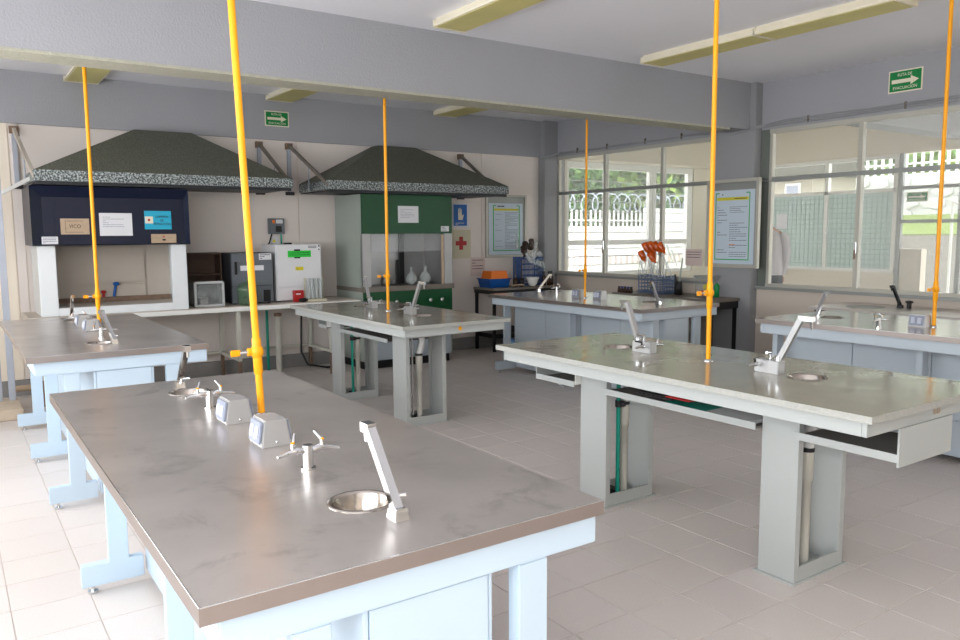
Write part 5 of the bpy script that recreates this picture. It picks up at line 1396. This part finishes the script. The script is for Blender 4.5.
# ------------------------------------------------------------------ person walking in the corridor, seen from behind
def skin_body(name, verts, edges, radii, m, parent, root=0):
    me = bpy.data.meshes.new(name)
    off = root_of(parent).location
    me.from_pydata([tuple(Vector(v) - off) for v in verts], edges, [])
    o = bpy.data.objects.new(name, me)
    C.objects.link(o)
    o.parent = parent
    o.modifiers.new('skin', 'SKIN')
    me.materials.append(m)
    for i, r in enumerate(radii):
        sv_ = me.skin_vertices[0].data[i]
        sv_.radius = r if isinstance(r, tuple) else (r, r)
        sv_.use_root = (i == root)
    s = o.modifiers.new('sub', 'SUBSURF'); s.levels = 2; s.render_levels = 2
    return o
PX, PY, PZ = 9.60, 6.79, 0.15
pn = thing('person', 'person in a pale grey shirt and black trousers standing in the corridor', 'person', (PX, PY, PZ))
def q(u, f, z):       # u across the shoulders (towards the camera's right), f forward (away from camera), z up
    ax = Vector((0.55, -0.83, 0)); fw = Vector((0.83, 0.55, 0))
    p = Vector((PX, PY, PZ)) + ax * u + fw * f
    return (p.x, p.y, PZ + z)
bv = [q(0, 0, .95), q(0, 0.01, 1.15), q(0, 0, 1.32), q(0, 0.01, 1.47), q(-.02, 0.03, 1.56), q(-.05, 0.05, 1.66),
      q(-.17, 0, 1.42), q(-.22, 0.02, 1.16), q(-.20, .10, .93), q(-.19, .13, .84), q(.17, 0, 1.42), q(.22, .02, 1.16), q(.20, .10, .93), q(.19, .13, .84),
      q(-.09, 0, .88), q(-.10, .02, .48), q(-.10, -.02, .08), q(-.11, .14, .04), q(.09, 0, .88), q(.10, .0, .48), q(.10, -.04, .08), q(.11, .12, .04)]
be = [(0, 1), (1, 2), (2, 3), (3, 4), (4, 5), (3, 6), (6, 7), (7, 8), (8, 9), (3, 10), (10, 11), (11, 12), (12, 13), (0, 14), (14, 15), (15, 16), (16, 17), (0, 18), (18, 19), (19, 20), (20, 21)]
br = [(.14, .10), (.13, .09), (.13, .09), (.06, .06), .05, .06, .045, .04, .036, .03, .045, .04, .036, .03, .09, .065, .045, .035, .09, .065, .045, .035]
skin_body('body', bv, be, br, M_SKIN, pn)
def loft(mb, secs, n=18):
    ax = Vector((0.55, -0.83, 0)); fw = Vector((0.83, 0.55, 0))
    rings = []
    for u, f, z, ra, rf in secs:
        c = Vector(q(u, f, z))
        rings.append([c + ax * ra * math.cos(2 * math.pi * k / n) + fw * rf * math.sin(2 * math.pi * k / n) for k in range(n)])
    fs = [(i * n + k, i * n + (k + 1) % n, (i + 1) * n + (k + 1) % n, (i + 1) * n + k) for i in range(len(rings) - 1) for k in range(n)]
    fs.append(list(range((len(rings) - 1) * n, len(rings) * n)))
    return mb.add([v for r in rings for v in r], fs, True)
shm = MB()
loft(shm, ((0, 0, .855, .21, .165), (0, 0, .92, .205, .16), (0, 0, 1.10, .195, .15), (0, 0, 1.28, .205, .145), (0, 0, 1.39, .20, .135), (0, .005, 1.45, .15, .11), (0, .01, 1.49, .085, .08), (0, .015, 1.52, .07, .07)))
for sg in (-1, 1):
    shm.tube([q(sg * .15, 0, 1.415), q(sg * .20, .0, 1.36), q(sg * .235, .01, 1.18), q(sg * .225, .06, 1.0), q(sg * .20, .11, .88)], [.075, .085, .07, .06, .052], 12)
shm.part('shirt', M_SHIRT, pn)
trm = MB()
for sg in (-1, 1):
    loft(trm, ((sg * .10, -.01, .07, .085, .10), (sg * .10, 0, .48, .09, .10), (sg * .095, 0, .80, .115, .13), (sg * .085, 0, .95, .105, .13)))
trm.part('trousers', M_TROUS, pn)
hc = Vector(q(-.06, .05, 1.67))
off = pn.location
MB().sphere(hc, 0.105, 18, (0.86, 0.95, 1.18)).part('head', M_SKIN, pn)
MB().sphere((hc.x, hc.y, hc.z + 0.025), 0.112, 18, (0.9, 0.98, 1.1)).part('hair', M_HAIR, pn)
for s in (-1, 1):
    e_ = Vector(q(-.06 + s * .09, .05, 1.66))
    MB().sphere(e_, 0.028, 8, (0.5, 0.8, 1.2)).part('ear', M_SKIN, pn)
    h0 = Vector(q(s * .19, .13, .84))
    for fi in range(5):
        a = Vector(q(s * .19 + (fi - 2) * 0.014, .13 + (0.03 if fi == 0 else 0), .82))
        b_ = a + Vector((0.01, 0.006, -(0.07, 0.085, 0.095, 0.088, 0.07)[fi] * 0.55))
        c_ = b_ + Vector((0.016, 0.01, -(0.04, 0.05, 0.055, 0.05, 0.04)[fi] * 0.8))
        MB().tube([a, b_, c_], [0.009, 0.0085, 0.006], 6).part('finger', M_SKIN, pn)
